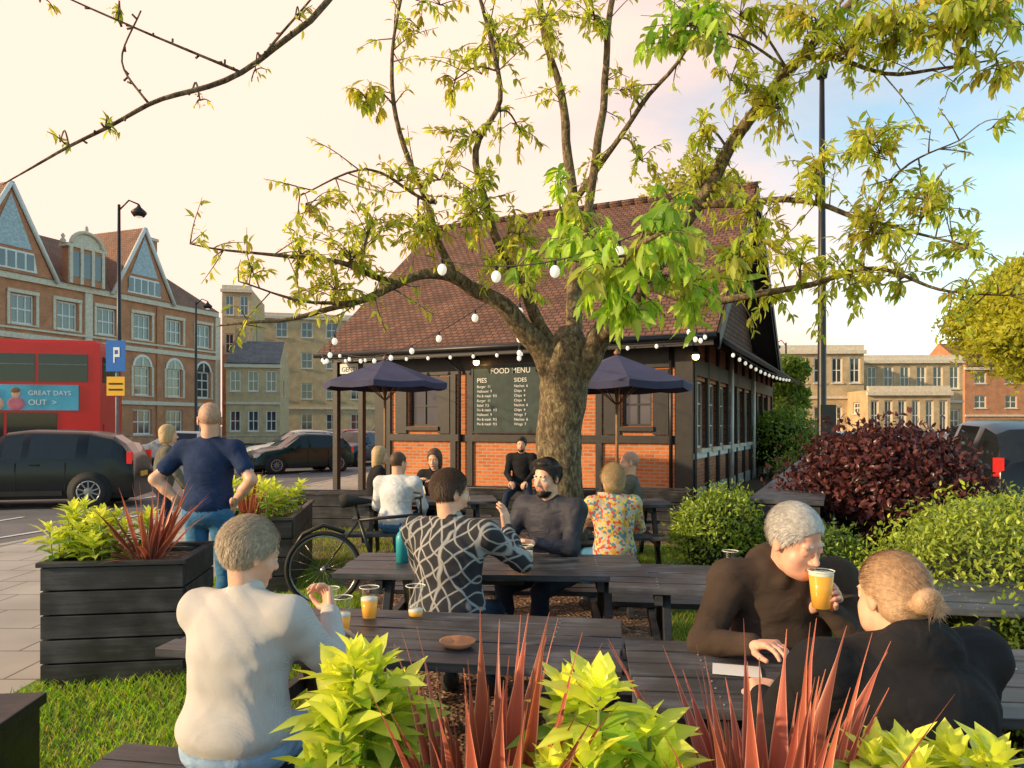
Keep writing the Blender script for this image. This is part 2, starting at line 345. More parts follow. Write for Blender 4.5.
ops=[(.75+i*1.3,1.65+i*1.3,1.15,2.6,(1,2)) for i in range(9)]
wall(b,C0,w_,13.4,3.5,ops,'brick',nside)
wall(b,PT(7.45,0,0),w_,10,3.5,[],'brick',u)
for t,sg in((.02,1),(7.43,1)):
    b.add([PT(t,0,3.49),PT(t,9.4,3.49),PT(t,4.7,7.55)],[(0,1,2)],'tile')
b.obj('walls',pub)
b=MB(); k=[0]
def tim(t0,t1,z0,z1,pr=.05,mat='timber'):
    k[0]+=1; p=pr+.0017*(k[0]%9); b.obox(PT((t0+t1)/2,-p/2,(z0+z1)/2),u*(t1-t0)/2,w_*p/2,Z*(z1-z0)/2,mat)
tim(-.08,.28,0,3.5,.09); tim(.28,7.4,2.84,3.46,.04); tim(.28,7.4,1.27,1.43,.06); tim(.3,7.4,0,.22,.05,'stone')
for a in((.42,.75),(1.45,1.80),(5.62,5.94),(6.83,7.15)): tim(a[0],a[1],1.45,2.8,.045)
for a in((.75,1.45),(5.94,6.83)): tim(a[0],a[1],2.58 if a[0]<2 else 2.62,2.82,.035)
for a in(1.85,3.0,5.0,5.45,7.3): tim(a,a+.14,.22,2.84,.055)
for i in range(11):
    s=.3+i*1.3; q=.07; b.obox(C0+w_*s+nside*(q/2)+Z*1.75,w_*.09,nside*q/2,Z*1.74,'timber')
b.obox(C0+w_*6.8+nside*.03+Z*1.0,w_*6.6,nside*.025,Z*.06,'white'); b.obox(C0+w_*6.8+nside*.04+Z*2.85,w_*6.6,nside*.03,Z*.17,'timber')
b.obox(C0+w_*6.8+nside*.02+Z*.15,w_*6.6,nside*.02,Z*.15,'stone')
for t,s in((9.0,0),(8.2,0)): b.obox(PT(t,s,1.7),u*.07,w_*.07,Z*1.7,'timber')
b.obox(PT(8.25,.06,3.1),u*.85,w_*.05,Z*.36,'timber'); b.obox(PT(8.3,1.9,1.7),u*.85,w_*.08,Z*1.7,'timber')
b.tube([PT(.35,-.12,3.35),PT(.35,-.12,.1)],.04,'black'); b.tube([PT(5.58,-.12,3.35),PT(5.58,-.3,3.2),PT(5.3,-.12,2.9),PT(5.3,-.12,.1)],.035,'black')
for s in(4.3,8.2): b.tube([C0+w_*s+nside*.13+Z*3.4,C0+w_*s+nside*.13+Z*.1],.045,'white')
b.obj('timber_frame',pub)
b=MB()
def roofq(p,th=.12,mat='tile'):
    p=[Vector(x) for x in p]; n_=(p[1]-p[0]).cross(p[2]-p[0]).normalized()
    if n_.z<0: p.reverse(); n_=-n_
    k=len(p); b.add(p,[tuple(range(k))],mat); b.add([x-n_*th for x in p],[tuple(range(k))[::-1]],'timber')
    b.add(p+[x-n_*th for x in p],[(i,i+k,(i+1)%k+k,(i+1)%k) for i in range(k)],'timber')
RZ=7.75
roofq([PT(-.65,-.65,3.42),PT(9.1,-.65,3.42),PT(9.1,4.7,RZ),PT(-.65,4.7,RZ)])
roofq([PT(-.65,4.7,RZ),PT(9.1,4.7,RZ),PT(9.1,10,3.42),PT(-.65,10,3.42)])
for i in range(27): b.tube([PT(-.7+i*.36,4.7,RZ+.02),PT(-.7+i*.36+.35,4.7,RZ+.03)],[.12,.105],'tile',10)
for s0,s1,z0,z1 in((-.7,4.7,3.38,RZ-.02),(4.7,10.05,RZ-.02,3.38)):
    b.add([PT(-.68,s0,z0-.28),PT(-.68,s1,z1-.28),PT(-.68,s1,z1+.03),PT(-.68,s0,z0+.03),PT(-.73,s0,z0-.28),PT(-.73,s1,z1-.28),PT(-.73,s1,z1+.03),PT(-.73,s0,z0+.03)],[(0,1,2,3),(4,7,6,5),(0,4,5,1),(3,2,6,7)],'timber')
b.tube([PT(-.65,-.72,3.36),PT(9.1,-.72,3.36)],.06,'black')
b.obox(PT(4.2,-.62,3.3),u*4.8,w_*.02,Z*.11,'timber')
roofq([PT(-1.0,-.3,3.15),PT(-1.0,13.6,3.15),PT(.1,13.6,3.95),PT(.1,-.3,3.95)],.08)
roofq([PT(-.6,10.1,3.3),PT(6,10.1,3.3),PT(4,12,6.6),PT(1.4,12,6.6)]);roofq([PT(-.6,14,3.3),PT(-.6,10.1,3.3),PT(1.4,12,6.6)]);roofq([PT(6,14,3.3),PT(-.6,14,3.3),PT(1.4,12,6.6),PT(4,12,6.6)])
b.obj('roof',pub)
b=MB()
tim2=lambda t0,t1,z0,z1,p0,p1,mat: b.obox(PT((t0+t1)/2,-(p0+p1)/2,(z0+z1)/2),u*(t1-t0)/2,w_*(p1-p0)/2,Z*(z1-z0)/2,mat)
tim2(3.2,4.95,1.5,3.0,.075,.10,'chalk')
for a in((3.16,3.2,1.46,3.04),(4.95,4.99,1.46,3.04),(3.2,4.95,1.46,1.5),(3.2,4.95,3.0,3.04)): tim2(a[0],a[1],a[2],a[3],.07,.115,'black')
tim2(7.75,8.85,2.95,3.2,.02,.05,'paper')
b.obj('menu_board',pub)
def text(s,t,z,size,mat='paper',pr=-.108,parent=pub):
    c=bpy.data.curves.new('lettering','FONT'); c.body=s; c.size=size; c.extrude=.002; c.materials.append(MT[mat])
    o=bpy.data.objects.new('lettering',c); link(o,parent)
    R=Matrix((-u,Z,-w_)).transposed().to_4x4(); o.matrix_world=Matrix.Translation(PT(t,pr,z))@R
text('FOOD MENU',4.5,2.82,.17); text('PIES',4.85,2.62,.15); text('SIDES',3.9,2.62,.13)
for i in range(9):
    text(random.choice(['Pie & mash  9.5','Fish & chips  12','Burger  11','Halloumi  9','Salad  7.5','Toastie  6']),4.85,2.5-i*.107,.083); text(random.choice(['Chips  4','Nachos  6','Brownie  5','Wings  7']),3.9,2.5-i*.107,.083)
text('GENTLEMEN',8.8,3.0,.17,'black',-.055)
lm=MB()
for p in (PT(4.75,-.32,3.12),PT(-.2,-.35,3.05)):
    lm.lathe(p,[(.0,.12),(.03,.12),(.05,.06),(.13,-.02)],'black'); lm.ell(p+Vector((0,0,-.05)),(.07,.07,.07),'lit'); lm.tube([p+Z*.1,p+Z*.16+w_*.15,p+w_*.3+Z*.1],.012,'black')
lm.obj('wall_lamps',pub)
def planter(name,x,y,rz,lx,ly,h,mat='plank2'):
    b=MB(); nb=max(3,int(h/.15)); hh=h/nb
    for i in range(nb):
        z0=i*hh+.004; z1=(i+1)*hh-.006; o=.004*(i%2)
        b.box(-lx/2,lx/2,-ly/2-o,-ly/2+.04,z0,z1,mat); b.box(-lx/2,lx/2,ly/2-.04,ly/2+o,z0,z1,mat)
        b.box(-lx/2-o-.002,-lx/2+.04,-ly/2+.041,ly/2-.041,z0,z1,mat); b.box(lx/2-.04,lx/2+o+.002,-ly/2+.041,ly/2-.041,z0,z1,mat)
    b.box(-lx/2-.02,lx/2+.02,-ly/2-.02,-ly/2+.04,h,h+.03,mat);b.box(-lx/2-.02,lx/2+.02,ly/2-.04,ly/2+.02,h,h+.03,mat)
    b.box(-lx/2-.018,-lx/2+.04,-ly/2+.041,ly/2-.041,h,h+.029,mat);b.box(lx/2-.04,lx/2+.018,-ly/2+.041,ly/2-.041,h,h+.029,mat)
    b.box(-lx/2+.05,lx/2-.05,-ly/2+.05,ly/2-.05,h-.08,h-.03,'soil')
    return b.obj(name,loc=(x,y,0),rz=rz,bevel=.004)
planter('wooden_planter',-2.75,11.9,-.1,1.6,.6,.55); planter('wooden_planter',.2,13.2,-.2,2.6,.5,.5);planter('wooden_planter',2.2,11.8,-.3,1.2,.5,.6)
b=MB(); a0=Vector((2.55,6.9,0)); dd=Vector((.41,.912,0)); nn=Vector((.912,-.41,0))
for i in range(56):
    c=a0+dd*(.35*i+.17); b.obox(c+Z*.93,dd*.165,nn*.33,Z*.02,'plank')
for i in range(6):
    z=.08+i*.15; b.obox(a0+dd*9.8-nn*.3+Z*z,dd*9.8,nn*.015,Z*.068,'plank2'); b.obox(a0+nn*0+Z*z-dd*.02,dd*.015,nn*.3,Z*.068,'plank2')
b.obj('low_slatted_wall')
MT['bluegrey']=M('blue_grey_infill',(.42,.5,.54),.7)
def vict():
    e=empty('victorian_brick_building'); b=MB(); d=Vector((.353,.936,0)); n_=Vector((.936,-.353,0)); A=Vector((-33.3,48,0))-d*26; Lw=45.5
    ops=[]
    for i in range(14):
        c=1.6+i*3.25
        ops+= [(c-.9,c+.9,.9,2.9,(2,1)),(c-.75,c+.75,4.0,6.3,(1,2)),(c-.8,c+.8,8.4,10.4,(2,1))]
    wall(b,A,d,Lw,11.6,ops,'vbrick',n_,.2,fw=.12)
    for i in range(14):
        c=1.6+i*3.25; O=A+d*c+Z*6.3+n_*.02; vs=[O+d*math.cos(t)*.75+Z*math.sin(t)*.75 for t in np.linspace(0,math.pi,11)]
        b.add([O]+vs,[(0,j+1,j+2) for j in range(10)],'glass')
        vo=[O+n_*.03+d*math.cos(t)*.95+Z*math.sin(t)*.95 for t in np.linspace(0,math.pi,11)]; vi=[v+n_*.03 for v in vs]
        b.add(vo+vi,[(j,j+1,j+12,j+11) for j in range(10)],'white')
        b.obox(O+n_*.02+Z*.33,d*.05,n_*.02,Z*.36,'white')
        for sg in(-1,1): b.obox(O+d*sg*.98+n_*.02-Z*1.2,d*.1,n_*.03,Z*1.2,'stone'); b.obox(O+d*sg*1.0+n_*.02+Z*3.1,d*.1,n_*.03,Z*1.1,'stone')
        b.obox(O+n_*.04+Z*4.25,d*1.1,n_*.06,Z*.12,'stone')
    for z,h in((3.4,.15),(7.6,.18),(11.5,.22),(8.1,.07)): b.obox(A+d*Lw/2+n_*.06+Z*z,d*Lw/2,n_*(.08+h*.3),Z*h,'stone')
    for q in range(0,8): b.obox(A+d*(q*6.5+.0)+n_*.05+Z*5.7,d*.3,n_*.07,Z*5.6,'stone' if q%2 else 'vbrick')
    wall(b,A+d*Lw,-n_,12,11.6,[(2,3.5,4,6.5),(6,7.5,4,6.5),(2,3.5,8.4,10.4),(6,7.5,8.4,10.4)],'vbrick',d,.2,fw=.1)
    for q,wd,hh in((26.6,6,5.6),(37.3,5.4,5.2),(12,6,5.6)):
        O=A+d*q+n_*.25; b.add([O-d*wd/2+Z*11.7,O+d*wd/2+Z*11.7,O+Z*(11.7+hh)],[(0,1,2)],'vbrick')
        b.add([O-d*wd*.3+Z*11.9+n_*.05,O+d*wd*.3+Z*11.9+n_*.05,O+d*wd*.26+Z*13.2+n_*.05,O-d*wd*.26+Z*13.2+n_*.05],[(0,1,2,3)],'white')
        for i in range(5): b.obox(O+d*(-1.3+i*.65)+Z*12.55+n_*.07,d*.24,n_*.01,Z*.52,'glass')
        b.add([O-d*wd*.24+Z*13.4+n_*.05,O+d*wd*.24+Z*13.4+n_*.05,O+Z*(11.3+hh)+n_*.05],[(0,1,2)],'bluegrey')
        for sg in(-1,1):
            p0=O+d*sg*(wd/2+.3)+Z*11.5; p1=O+Z*(12+hh); b.tube([p0+n_*.1,p1+n_*.1],.16,'white',6)
            pts=[p0,p1,p1-n_*6,p0-n_*6]; b.add([x+Z*.05 for x in pts],[(0,1,2,3)],'tile2')
    b.add([A+n_*.3+Z*11.7,A+d*Lw+n_*.3+Z*11.7,A+d*(Lw-4)-n_*5+Z*16,A-n_*5+Z*16],[(0,1,2,3)],'tile2'); b.add([A+d*Lw+n_*.3+Z*11.7,A+d*Lw-n_*11+Z*11.7,A+d*(Lw-4)-n_*5+Z*16],[(0,1,2)],'tile2')
    b.add([A-n_*11+Z*11.7,A+d*Lw-n_*11+Z*11.7,A+d*(Lw-4)-n_*5+Z*16,A-n_*5+Z*16],[(0,1,2,3)],'tile2')
    for q in (32.0,20): 
        O=A+d*q+n_*.15; b.obox(O+Z*13.0,d*1.4,n_*.35,Z*1.3,'vbrick'); b.obox(O+Z*14.4,d*1.6,n_*.45,Z*.12,'stone')
        for k_ in (-1.3,-.45,.45,1.3): b.obox(O+d*k_+Z*13.0+n_*.38,d*.12,n_*.08,Z*1.3,'stone')
        for k_ in (-.87,0,.87): b.obox(O+d*k_+Z*13.1+n_*.37,d*.3,n_*.02,Z*.9,'glass')
        ar=[O+d*math.cos(t)*1.3+Z*(14.5+math.sin(t)*1.0)+n_*.3 for t in np.linspace(0,math.pi,13)]
        b.add(ar,[tuple(range(13))],'stone'); b.tube([a_+n_*.08 for a_ in ar],.13,'stone',6); b.ell(O+Z*15.7+n_*.3,(.14,.14,.35),'stone')
        for sg in(-1,1): b.lathe(O+d*sg*1.6+Z*14.5,[(.15,0),(.2,.2),(.08,.35),(.16,.5),(.01,.7)],'stone',8)
    for q in(9,23,41.5): b.obox(A+d*q-n_*4+Z*16,d*.7,n_*.45,Z*1.6,'vbrick'); b.obox(A+d*q-n_*4+Z*17.7,d*.8,n_*.55,Z*.12,'stone')
    b.obj('facade',e)
vict()
def block(name,x0,x1,y,dep,z,mat,floors,bays,roof=None,rot=0,fw=.1):
    e=empty(name); b=MB(); c=math.cos(rot);s_=math.sin(rot); d=Vector((c,s_,0)); n_=Vector((s_,-c,0)); Lw=x1-x0; O=Vector((x0,y,0)); fh=z/floors; ops=[]
    for f in range(floors):
        for i in range(bays):
            cx=(i+.5)*Lw/bays; ww=min(.65,Lw/bays*.3); ops.append((cx-ww,cx+ww,f*fh+fh*.3,f*fh+fh*.82,(1,1)))
    wall(b,O,d,Lw,z,ops,mat,n_,.15,fw=fw)
    for q,OO,dd_ in((-d,O,-n_),(d,O+d*Lw,-n_)):
        wall(b,OO,dd_,dep,z,[(dep*.3,dep*.3+1.2,z*.6,z*.8)],mat,q,.15,fw=fw)
    b.obox(O+d*Lw/2+n_*.1+Z*(z-.25),d*(Lw/2+.12),n_*.14,Z*.15,'stone'); b.obox(O+d*Lw/2+n_*.06+Z*fh,d*(Lw/2),n_*.08,Z*.1,'stone')
    if roof:
        P=[O+n_*.3+Z*z,O+d*Lw+n_*.3+Z*z,O+d*Lw-n_*dep/2+Z*(z+roof),O-n_*dep/2+Z*(z+roof),O-n_*dep+Z*z,O+d*Lw-n_*dep+Z*z]
        b.add(P,[(0,1,2,3),(3,2,5,4)],'slate' if mat!='vbrick' else 'tile2'); b.add([P[0],P[3],P[4]],[(0,1,2)],mat); b.add([P[1],P[5],P[2]],[(0,1,2)],mat)
        b.obox(O+d*(Lw*.15)-n_*dep/2+Z*(z+roof+.4),d*.5,n_*.35,Z*.9,mat)
    else:
        b.add([O+Z*(z-.3),O+d*Lw+Z*(z-.3),O+d*Lw-n_*dep+Z*(z-.3),O-n_*dep+Z*(z-.3)],[(0,1,2,3)],'ground'); b.obox(O+d*Lw/2-n_*.1+Z*(z+.1),d*Lw/2,n_*.12,Z*.2,'stone')
    b.obj('walls_and_windows',e)
def X(px,D): return (px-512)/F*D
block('terrace_building',X(243,85),X(243,85)+17,85,14,14.4,'ybrick',4,6,None,.25)
block('terrace_building',X(222,72),X(250,72),72,10,15,'ybrick',4,2,None,.2)
block('slate_roof_house',X(226,66),X(278,66),66,8,7.2,'ybrick',2,3,2.4,.2)
block('terrace_building',X(350,95),X(560,95),95,10,9,'ybrick',3,9,3,.1)
block('low_brick_building',X(775,58),X(862,58),58,9,7.6,'ybrick',2,5,None,-.05)
block('low_brick_building',X(864,62),X(960,62),62,9,7.2,'ybrick',2,6,None,-.05)
block('low_brick_building',X(868,54),X(948,54),54,5,4.2,'ybrick',1,6,None,-.05)
block('brick_house',X(965,80),X(965,80)+40,80,10,8,'vbrick',3,12,3,0)
# ------------------------------------------------------------ foliage helpers
def shell_bush(name,c,r,n,leaf,wid,colA,colB,seed=0,lump=.18,mat='gleaf',parent=None,up=.2):
    g=np.random.default_rng(seed); c=np.array(c,float); r=np.array(r,float)
    dirs=nrm(g.normal(size=(n,3))); dirs[:,2]=np.abs(dirs[:,2])*np.where(g.random(n)<.8,1,-1); 
    lm_=np.ones(n)
    for i in range(14):
        q=nrm(g.normal(size=(1,3))); lm_+=lump*np.exp(-((dirs-q)**2).sum(1)/.12)*g.choice([1,-.6])
    rad=lm_*(1-.35*g.random(n)**2.2)*(1+.07*(g.random(n)**6)*4)
    P=c+dirs*r*rad[:,None]
    nr_=nrm(dirs/r); d=nrm(nr_*.6+g.normal(size=(n,3))*.7+np.array([0,0,up])); nn_=nrm(nr_+g.normal(size=(n,3))*.5)
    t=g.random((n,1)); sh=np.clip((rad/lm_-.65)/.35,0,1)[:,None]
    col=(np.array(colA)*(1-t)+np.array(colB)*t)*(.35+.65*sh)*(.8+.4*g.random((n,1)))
    V,Fc,C=leafgeo(P,d,nn_,leaf*g.uniform(.7,1.3,n),wid*g.uniform(.7,1.3,n),col)
    return npmesh(name,V,Fc,mat,C,parent=parent)
MT['stem']=M('green_stem',(.2,.26,.06),.6)
def laurel(name,shoots,leaf=.12,wid=.042,seed=1,bright=1.0):
    g=np.random.default_rng(seed); B=[];D_=[];Nn=[];Ls=[];Ws=[];Cs=[]; st=MB(); MTs=MT['stem']
    for (x,y,z,zb) in shoots:
        p=np.array((x,y,z)); bp=np.array((x+g.normal(0,.03),y,zb))
        st.tube([bp,(bp+p)/2+np.array((g.normal(0,.01),0,0)),p],[.006,.005,.004],MTs,5)
        hue=g.random(); ax=nrm((p-bp)[None])[0]
        for ring in range(5):
            m=[4,5,6,6,5][ring]; tilt=[.3,.7,1.05,1.3,1.45][ring]; hz=[0,-.015,-.045,-.09,-.15][ring]*leaf/.12
            for k in range(m):
                a=k*2*math.pi/m+ring*1.1+g.normal(0,.25); tl=tilt+g.normal(0,.2)
                d=np.array((math.sin(tl)*math.cos(a),math.sin(tl)*math.sin(a),math.cos(tl)))
                nn_=np.array((-math.cos(tl)*math.cos(a),-math.cos(tl)*math.sin(a),math.sin(tl)))
                B.append(p+ax*hz+d*.005);D_.append(d);Nn.append(nn_+g.normal(0,.2,3));sz=[.6,.85,1.05,1.05,.95][ring]*g.uniform(.75,1.2); Ls.append(leaf*sz);Ws.append(wid*sz*g.uniform(.85,1.15))
                y_=[1,.9,.7,.4,.15][ring]*(.65+.35*hue)+g.normal(0,.18); y_=min(max(y_,0),1)
                Cs.append((np.array((.17,.35,.035))*(1-y_)+np.array((.82,.84,.13))*y_)*bright)
    V,Fc,C=leafgeo(B,D_,Nn,Ls,Ws,np.array(Cs),.25,.4)
    parent=empty(name)
    npmesh('leaves',V,Fc,'gleaf',C,parent=parent); st.obj('stems',parent); return parent
def phormium(name,c,n,Lr,wid=.045,spread=.9,seed=3,parent=None,cA=(.44,.10,.075),cE=(.85,.42,.33)):
    g=np.random.default_rng(seed); V=[];Fc=[];C=[]; c=np.array(c,float); S=8
    for i in range(n):
        a=g.uniform(0,6.28); tl=abs(g.normal(0,.42))*spread+.08; Lf=g.uniform(*Lr); bend=g.uniform(.1,.9)*tl
        p=c+np.array((math.cos(a),math.sin(a),0))*g.uniform(0,.06); o=len(V); wd=wid*g.uniform(.7,1.15); tint=g.uniform(.6,1.3); grn=g.random()*.03
        side=np.array((-math.sin(a),math.cos(a),0)); tw=g.uniform(-.9,.9); t0=tl
        for j in range(S+1):
            t=j/S; th=t0+bend*t*t; d=np.array((math.sin(th)*math.cos(a),math.sin(th)*math.sin(a),math.cos(th))); nn_=np.cross(side,d)
            s2=side*math.cos(tw)+nn_*math.sin(tw); n2=np.cross(s2,d)
            ww=wd*.5*(.75+.9*t-1.0*t*t)*(1-t**6) ; ww=max(ww*min(1,(1-t)*2.2),.0006)
            for x in(-1,-.78,0,.78,1):
                V.append(p+s2*ww*x+n2*abs(x)*ww*.45); e=abs(x)>.9
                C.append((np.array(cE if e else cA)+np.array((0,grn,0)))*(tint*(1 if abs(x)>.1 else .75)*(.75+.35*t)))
            p=p+d*Lf/S
        for j in range(S):
            for k in range(4): q=o+j*5+k; Fc.append((q,q+1,q+6,q+5))
    return npmesh(name,V,Fc,'blade',np.array(C),parent=parent)
planter('wooden_planter',.35,1.38,0,3.0,.5,.62)
g=random.Random(5)
def shoots(cx,cy,rx,ztop,n,zb=.6,D=1.5):
    out=[]
    for i in range(n):
        a=g.uniform(0,6.28); r=math.sqrt(g.random()); out.append((cx+rx*r*math.cos(a),cy+.12*r*math.sin(a),ztop-.15*r*r*g.uniform(.6,1.3)-g.random()*.12,zb))
    return out
laurel('spotted_laurel',shoots(X(358,1.5),1.5,.10,1.225,14),.098,.050,seed=1)
laurel('spotted_laurel',shoots(X(602,1.45),1.45,.125,1.15,15),.1,.052,seed=2,bright=1.08)
laurel('spotted_laurel',shoots(X(935,1.45),1.45,.14,1.125,16),.1,.050,seed=3)
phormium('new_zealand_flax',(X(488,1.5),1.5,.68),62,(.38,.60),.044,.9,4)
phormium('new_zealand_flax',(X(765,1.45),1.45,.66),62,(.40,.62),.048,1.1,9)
planter('wooden_planter',-2.58,5.05,.14,.85,.75,.76)
laurel('spotted_laurel',[( -2.95+g.uniform(-.12,.4),4.85+g.uniform(-.12,.4),1.0+g.uniform(-.14,.1),.7) for i in range(24)],.125,.052,seed=6,bright=.95)
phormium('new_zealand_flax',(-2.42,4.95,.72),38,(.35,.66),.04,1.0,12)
planter('wooden_planter',-2.62,8.0,.15,.7,1.7,.72)
laurel('spotted_laurel',[( -2.6+g.uniform(-.3,.3),7.4+g.uniform(-.3,.8),.98+g.uniform(-.12,.1),.7) for i in range(26)],.13,.055,seed=8,bright=.95)
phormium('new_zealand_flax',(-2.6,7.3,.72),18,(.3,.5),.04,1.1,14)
def bushgrp(name,c,r,n,leaf,wid,A,B,seed,**k):
    e=empty(name); shell_bush('foliage',c,r,n,leaf,wid,A,B,seed,parent=e,**k)
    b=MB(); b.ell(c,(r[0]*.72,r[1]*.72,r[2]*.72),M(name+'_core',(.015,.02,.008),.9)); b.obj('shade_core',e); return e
G1=(.13,.20,.03);G2=(.32,.42,.05)
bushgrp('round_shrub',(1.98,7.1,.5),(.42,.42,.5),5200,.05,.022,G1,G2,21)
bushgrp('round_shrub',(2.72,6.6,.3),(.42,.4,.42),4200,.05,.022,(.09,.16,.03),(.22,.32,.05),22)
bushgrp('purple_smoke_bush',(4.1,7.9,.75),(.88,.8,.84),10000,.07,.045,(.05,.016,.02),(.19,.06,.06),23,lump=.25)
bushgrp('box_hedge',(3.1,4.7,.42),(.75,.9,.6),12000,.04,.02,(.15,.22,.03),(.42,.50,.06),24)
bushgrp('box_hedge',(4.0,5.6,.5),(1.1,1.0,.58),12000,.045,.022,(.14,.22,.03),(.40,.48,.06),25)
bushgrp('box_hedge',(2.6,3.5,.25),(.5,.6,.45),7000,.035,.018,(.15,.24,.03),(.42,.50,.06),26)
bushgrp('hedge',(8.6,24,1.0),(1.0,3,1.1),5000,.12,.07,G1,G2,27)
bushgrp('hedge',(9.2,18,.5),(2.5,.8,.7),6000,.1,.05,G1,G2,28)
def simple_tree(name,x,y,h,tr,cr,n,leaf,A,B,seed,lump=.3):
    e=empty(name); b=MB(); b.tube([(x,y,-.1),(x+.1,y,h*.3),(x,y,h*.6)],[tr,tr*.8,tr*.4],'bark')
    g_=np.random.default_rng(seed); 
    for i in range(9):
        a=g_.uniform(0,6.28); rr=g_.uniform(.3,.8); c=np.array((x+cr*rr*math.cos(a),y+cr*rr*math.sin(a),h*.45+g_.uniform(0,.45)*h))
        b.tube([(x,y,h*.3),tuple((np.array((x,y,h*.5))+c)/2),tuple(c)],[tr*.4,tr*.25,.03],'bark',6)
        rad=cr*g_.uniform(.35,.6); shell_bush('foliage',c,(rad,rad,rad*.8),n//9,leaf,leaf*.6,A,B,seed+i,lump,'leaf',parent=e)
    b.obj('trunk',e)
simple_tree('lime_tree',23.8,32,9.8,.25,4.8,32000,.24,(.26,.30,.03),(.58,.57,.07),40)
simple_tree('lime_tree',32,38,9,.25,4.5,14000,.28,(.24,.28,.03),(.50,.5,.06),50)
simple_tree('background_tree',6.3,33,12.5,.25,3.4,9000,.26,(.26,.30,.05),(.48,.48,.1),60)
simple_tree('background_tree',16.5,46,6,.2,2.5,6000,.25,(.1,.15,.03),(.2,.28,.05),70)
simple_tree('background_tree',X(790,40),40,5.5,.2,1.7,4000,.25,(.1,.16,.03),(.2,.3,.05),80)
# main tree
tree=empty('cherry_tree'); tb=MB(); limbpts=[]; g=np.random.default_rng(11); Bv=[];Dv=[];Nv=[];Lv=[];Wv=[];Cv=[]
def putleaf(p,dr,ll,hue,bronze):
    Bv.append(p); Dv.append(dr*.45+g.normal(0,.5,3)+np.array((0,0,-.75 if ll>.11 else -.35))); Nv.append(np.array((0,-.45,1))+g.normal(0,.5,3))
    s_=g.uniform(.55,1.2); Lv.append(ll*s_);Wv.append(ll*s_*.38)
    h=np.clip(hue+g.normal(0,.25),0,1); col=np.array((.26,.36,.045))*(1-h)+np.array((.62,.64,.12))*h
    if ll>=.14: col=np.array((.20,.38,.05))*(1-h)+np.array((.52,.66,.13))*h
    if bronze: col=col*.6+np.array((.32,.20,.06))*.5
    Cv.append(col*g.uniform(.75,1.2))
def limb(spec,n=10,sub=6,sprout=0):
    P=catcurve([tuple(W(s[0],s[1],s[2]))+(s[3],) for s in spec],sub)
    pts=[];rr=[]
    for i,p in enumerate(P):
        q=Vector(p[:3]); nzv=noise.noise_vector(q*2.2)*min(.05,p[3]*.8+.014); pts.append(q+nzv if i else q); rr.append(max(p[3]*(1+.10*noise.noise(q*7)),.004))
        limbpts.append((pts[-1],p[3]))
    tb.tube(pts,rr,'bark',n)
    for k in range(sprout):
        i=g.integers(len(pts)//4,len(pts)); p=np.array(pts[i]); d=g.normal(0,1,3)+np.array((0,-.2,.3)); d/=np.linalg.norm(d); Lt=g.uniform(.2,.6); e=p+d*Lt+np.array((0,0,-.05))
        tw=catcurve([p,(p+e)/2+g.normal(0,.03,3),e],4); tb.tube(tw,[.007-.0006*j for j in range(9)],'bark',4,cap=False); hue=g.random()
        for q in range(int(10*Lt/.4)): putleaf(np.array(tw[int(8*(.3+.7*g.random()))])+g.normal(0,.01,3),d,.095,hue,g.random()<.15)
limb([(564,612,7.8,.36),(563,585,7.8,.28),(562,520,7.8,.248),(560,450,7.8,.24),(562,400,7.8,.25),(566,355,7.8,.24),(568,330,7.8,.12)],22,6)
limb([(556,385,7.8,.16),(540,345,7.65,.125),(510,312,7.5,.092),(478,290,7.4,.075),(440,274,7.2,.06),(400,285,7,.042),(350,302,6.8,.03),(280,320,6.6,.018),(215,325,6.5,.008)],10,6,14)
limb([(455,280,7.25,.04),(425,200,7.1,.03),(395,120,6.9,.022),(392,50,6.8,.016),(405,-30,6.7,.01)],8,6,14)
limb([(400,285,7,.035),(340,262,6.6,.024),(260,255,6.4,.014),(190,243,6.2,.006)],8,6,12)
limb([(566,380,7.8,.14),(572,320,7.9,.09),(576,260,8.0,.072),(572,200,8.0,.058),(565,110,8,.045),(545,30,7.9,.033),(530,-80,7.8,.025)],10,6,18)
limb([(576,290,8,.06),(590,200,7.9,.047),(603,110,7.8,.04),(610,20,7.7,.032),(625,-70,7.6,.022)],8,6,16)
limb([(572,385,7.8,.17),(596,345,7.7,.13),(625,305,7.5,.105),(655,265,7.4,.088),(690,215,7.2,.074),(730,150,7,.06),(775,85,6.8,.047),(850,5,6.5,.034),(930,-60,6.2,.025)],10,6,26)
limb([(645,285,7.4,.055),(710,300,7,.038),(800,287,6.6,.027),(870,268,6.4,.02),(940,290,6.2,.012),(1010,296,6.1,.005)],8,6,24)
limb([(700,205,7.15,.042),(790,200,6.8,.028),(870,222,6.5,.018),(970,245,6.3,.007)],8,6,24)
limb([(560,365,7.8,.08),(525,290,7.5,.055),(490,225,7.2,.04),(478,150,7,.03),(500,90,6.8,.022),(470,-40,6.6,.015)],8,6,20)
limb([(740,135,7,.04),(800,60,6.5,.025),(900,75,6.2,.016),(990,60,6,.007)],8,6,26)
limb([(600,340,7.7,.08),(640,300,6.4,.045),(640,255,5.2,.025),(660,235,4.5,.012)])
limb([(530,-80,7.8,.03),(440,-120,6,.03),(345,-15,4.9,.022),(240,72,4.6,.017),(150,105,4.4,.013),(80,140,4.3,.010),(5,186,4.2,.004)],7)
limb([(240,72,4.6,.011),(190,50,4.5,.009),(130,25,4.4,.007),(50,-10,4.3,.005)],6)
limb([(150,105,4.4,.008),(120,60,4.4,.006),(140,10,4.4,.005)],6); limb([(260,60,4.6,.009),(300,10,4.7,.007),(330,-20,4.8,.005)],6)
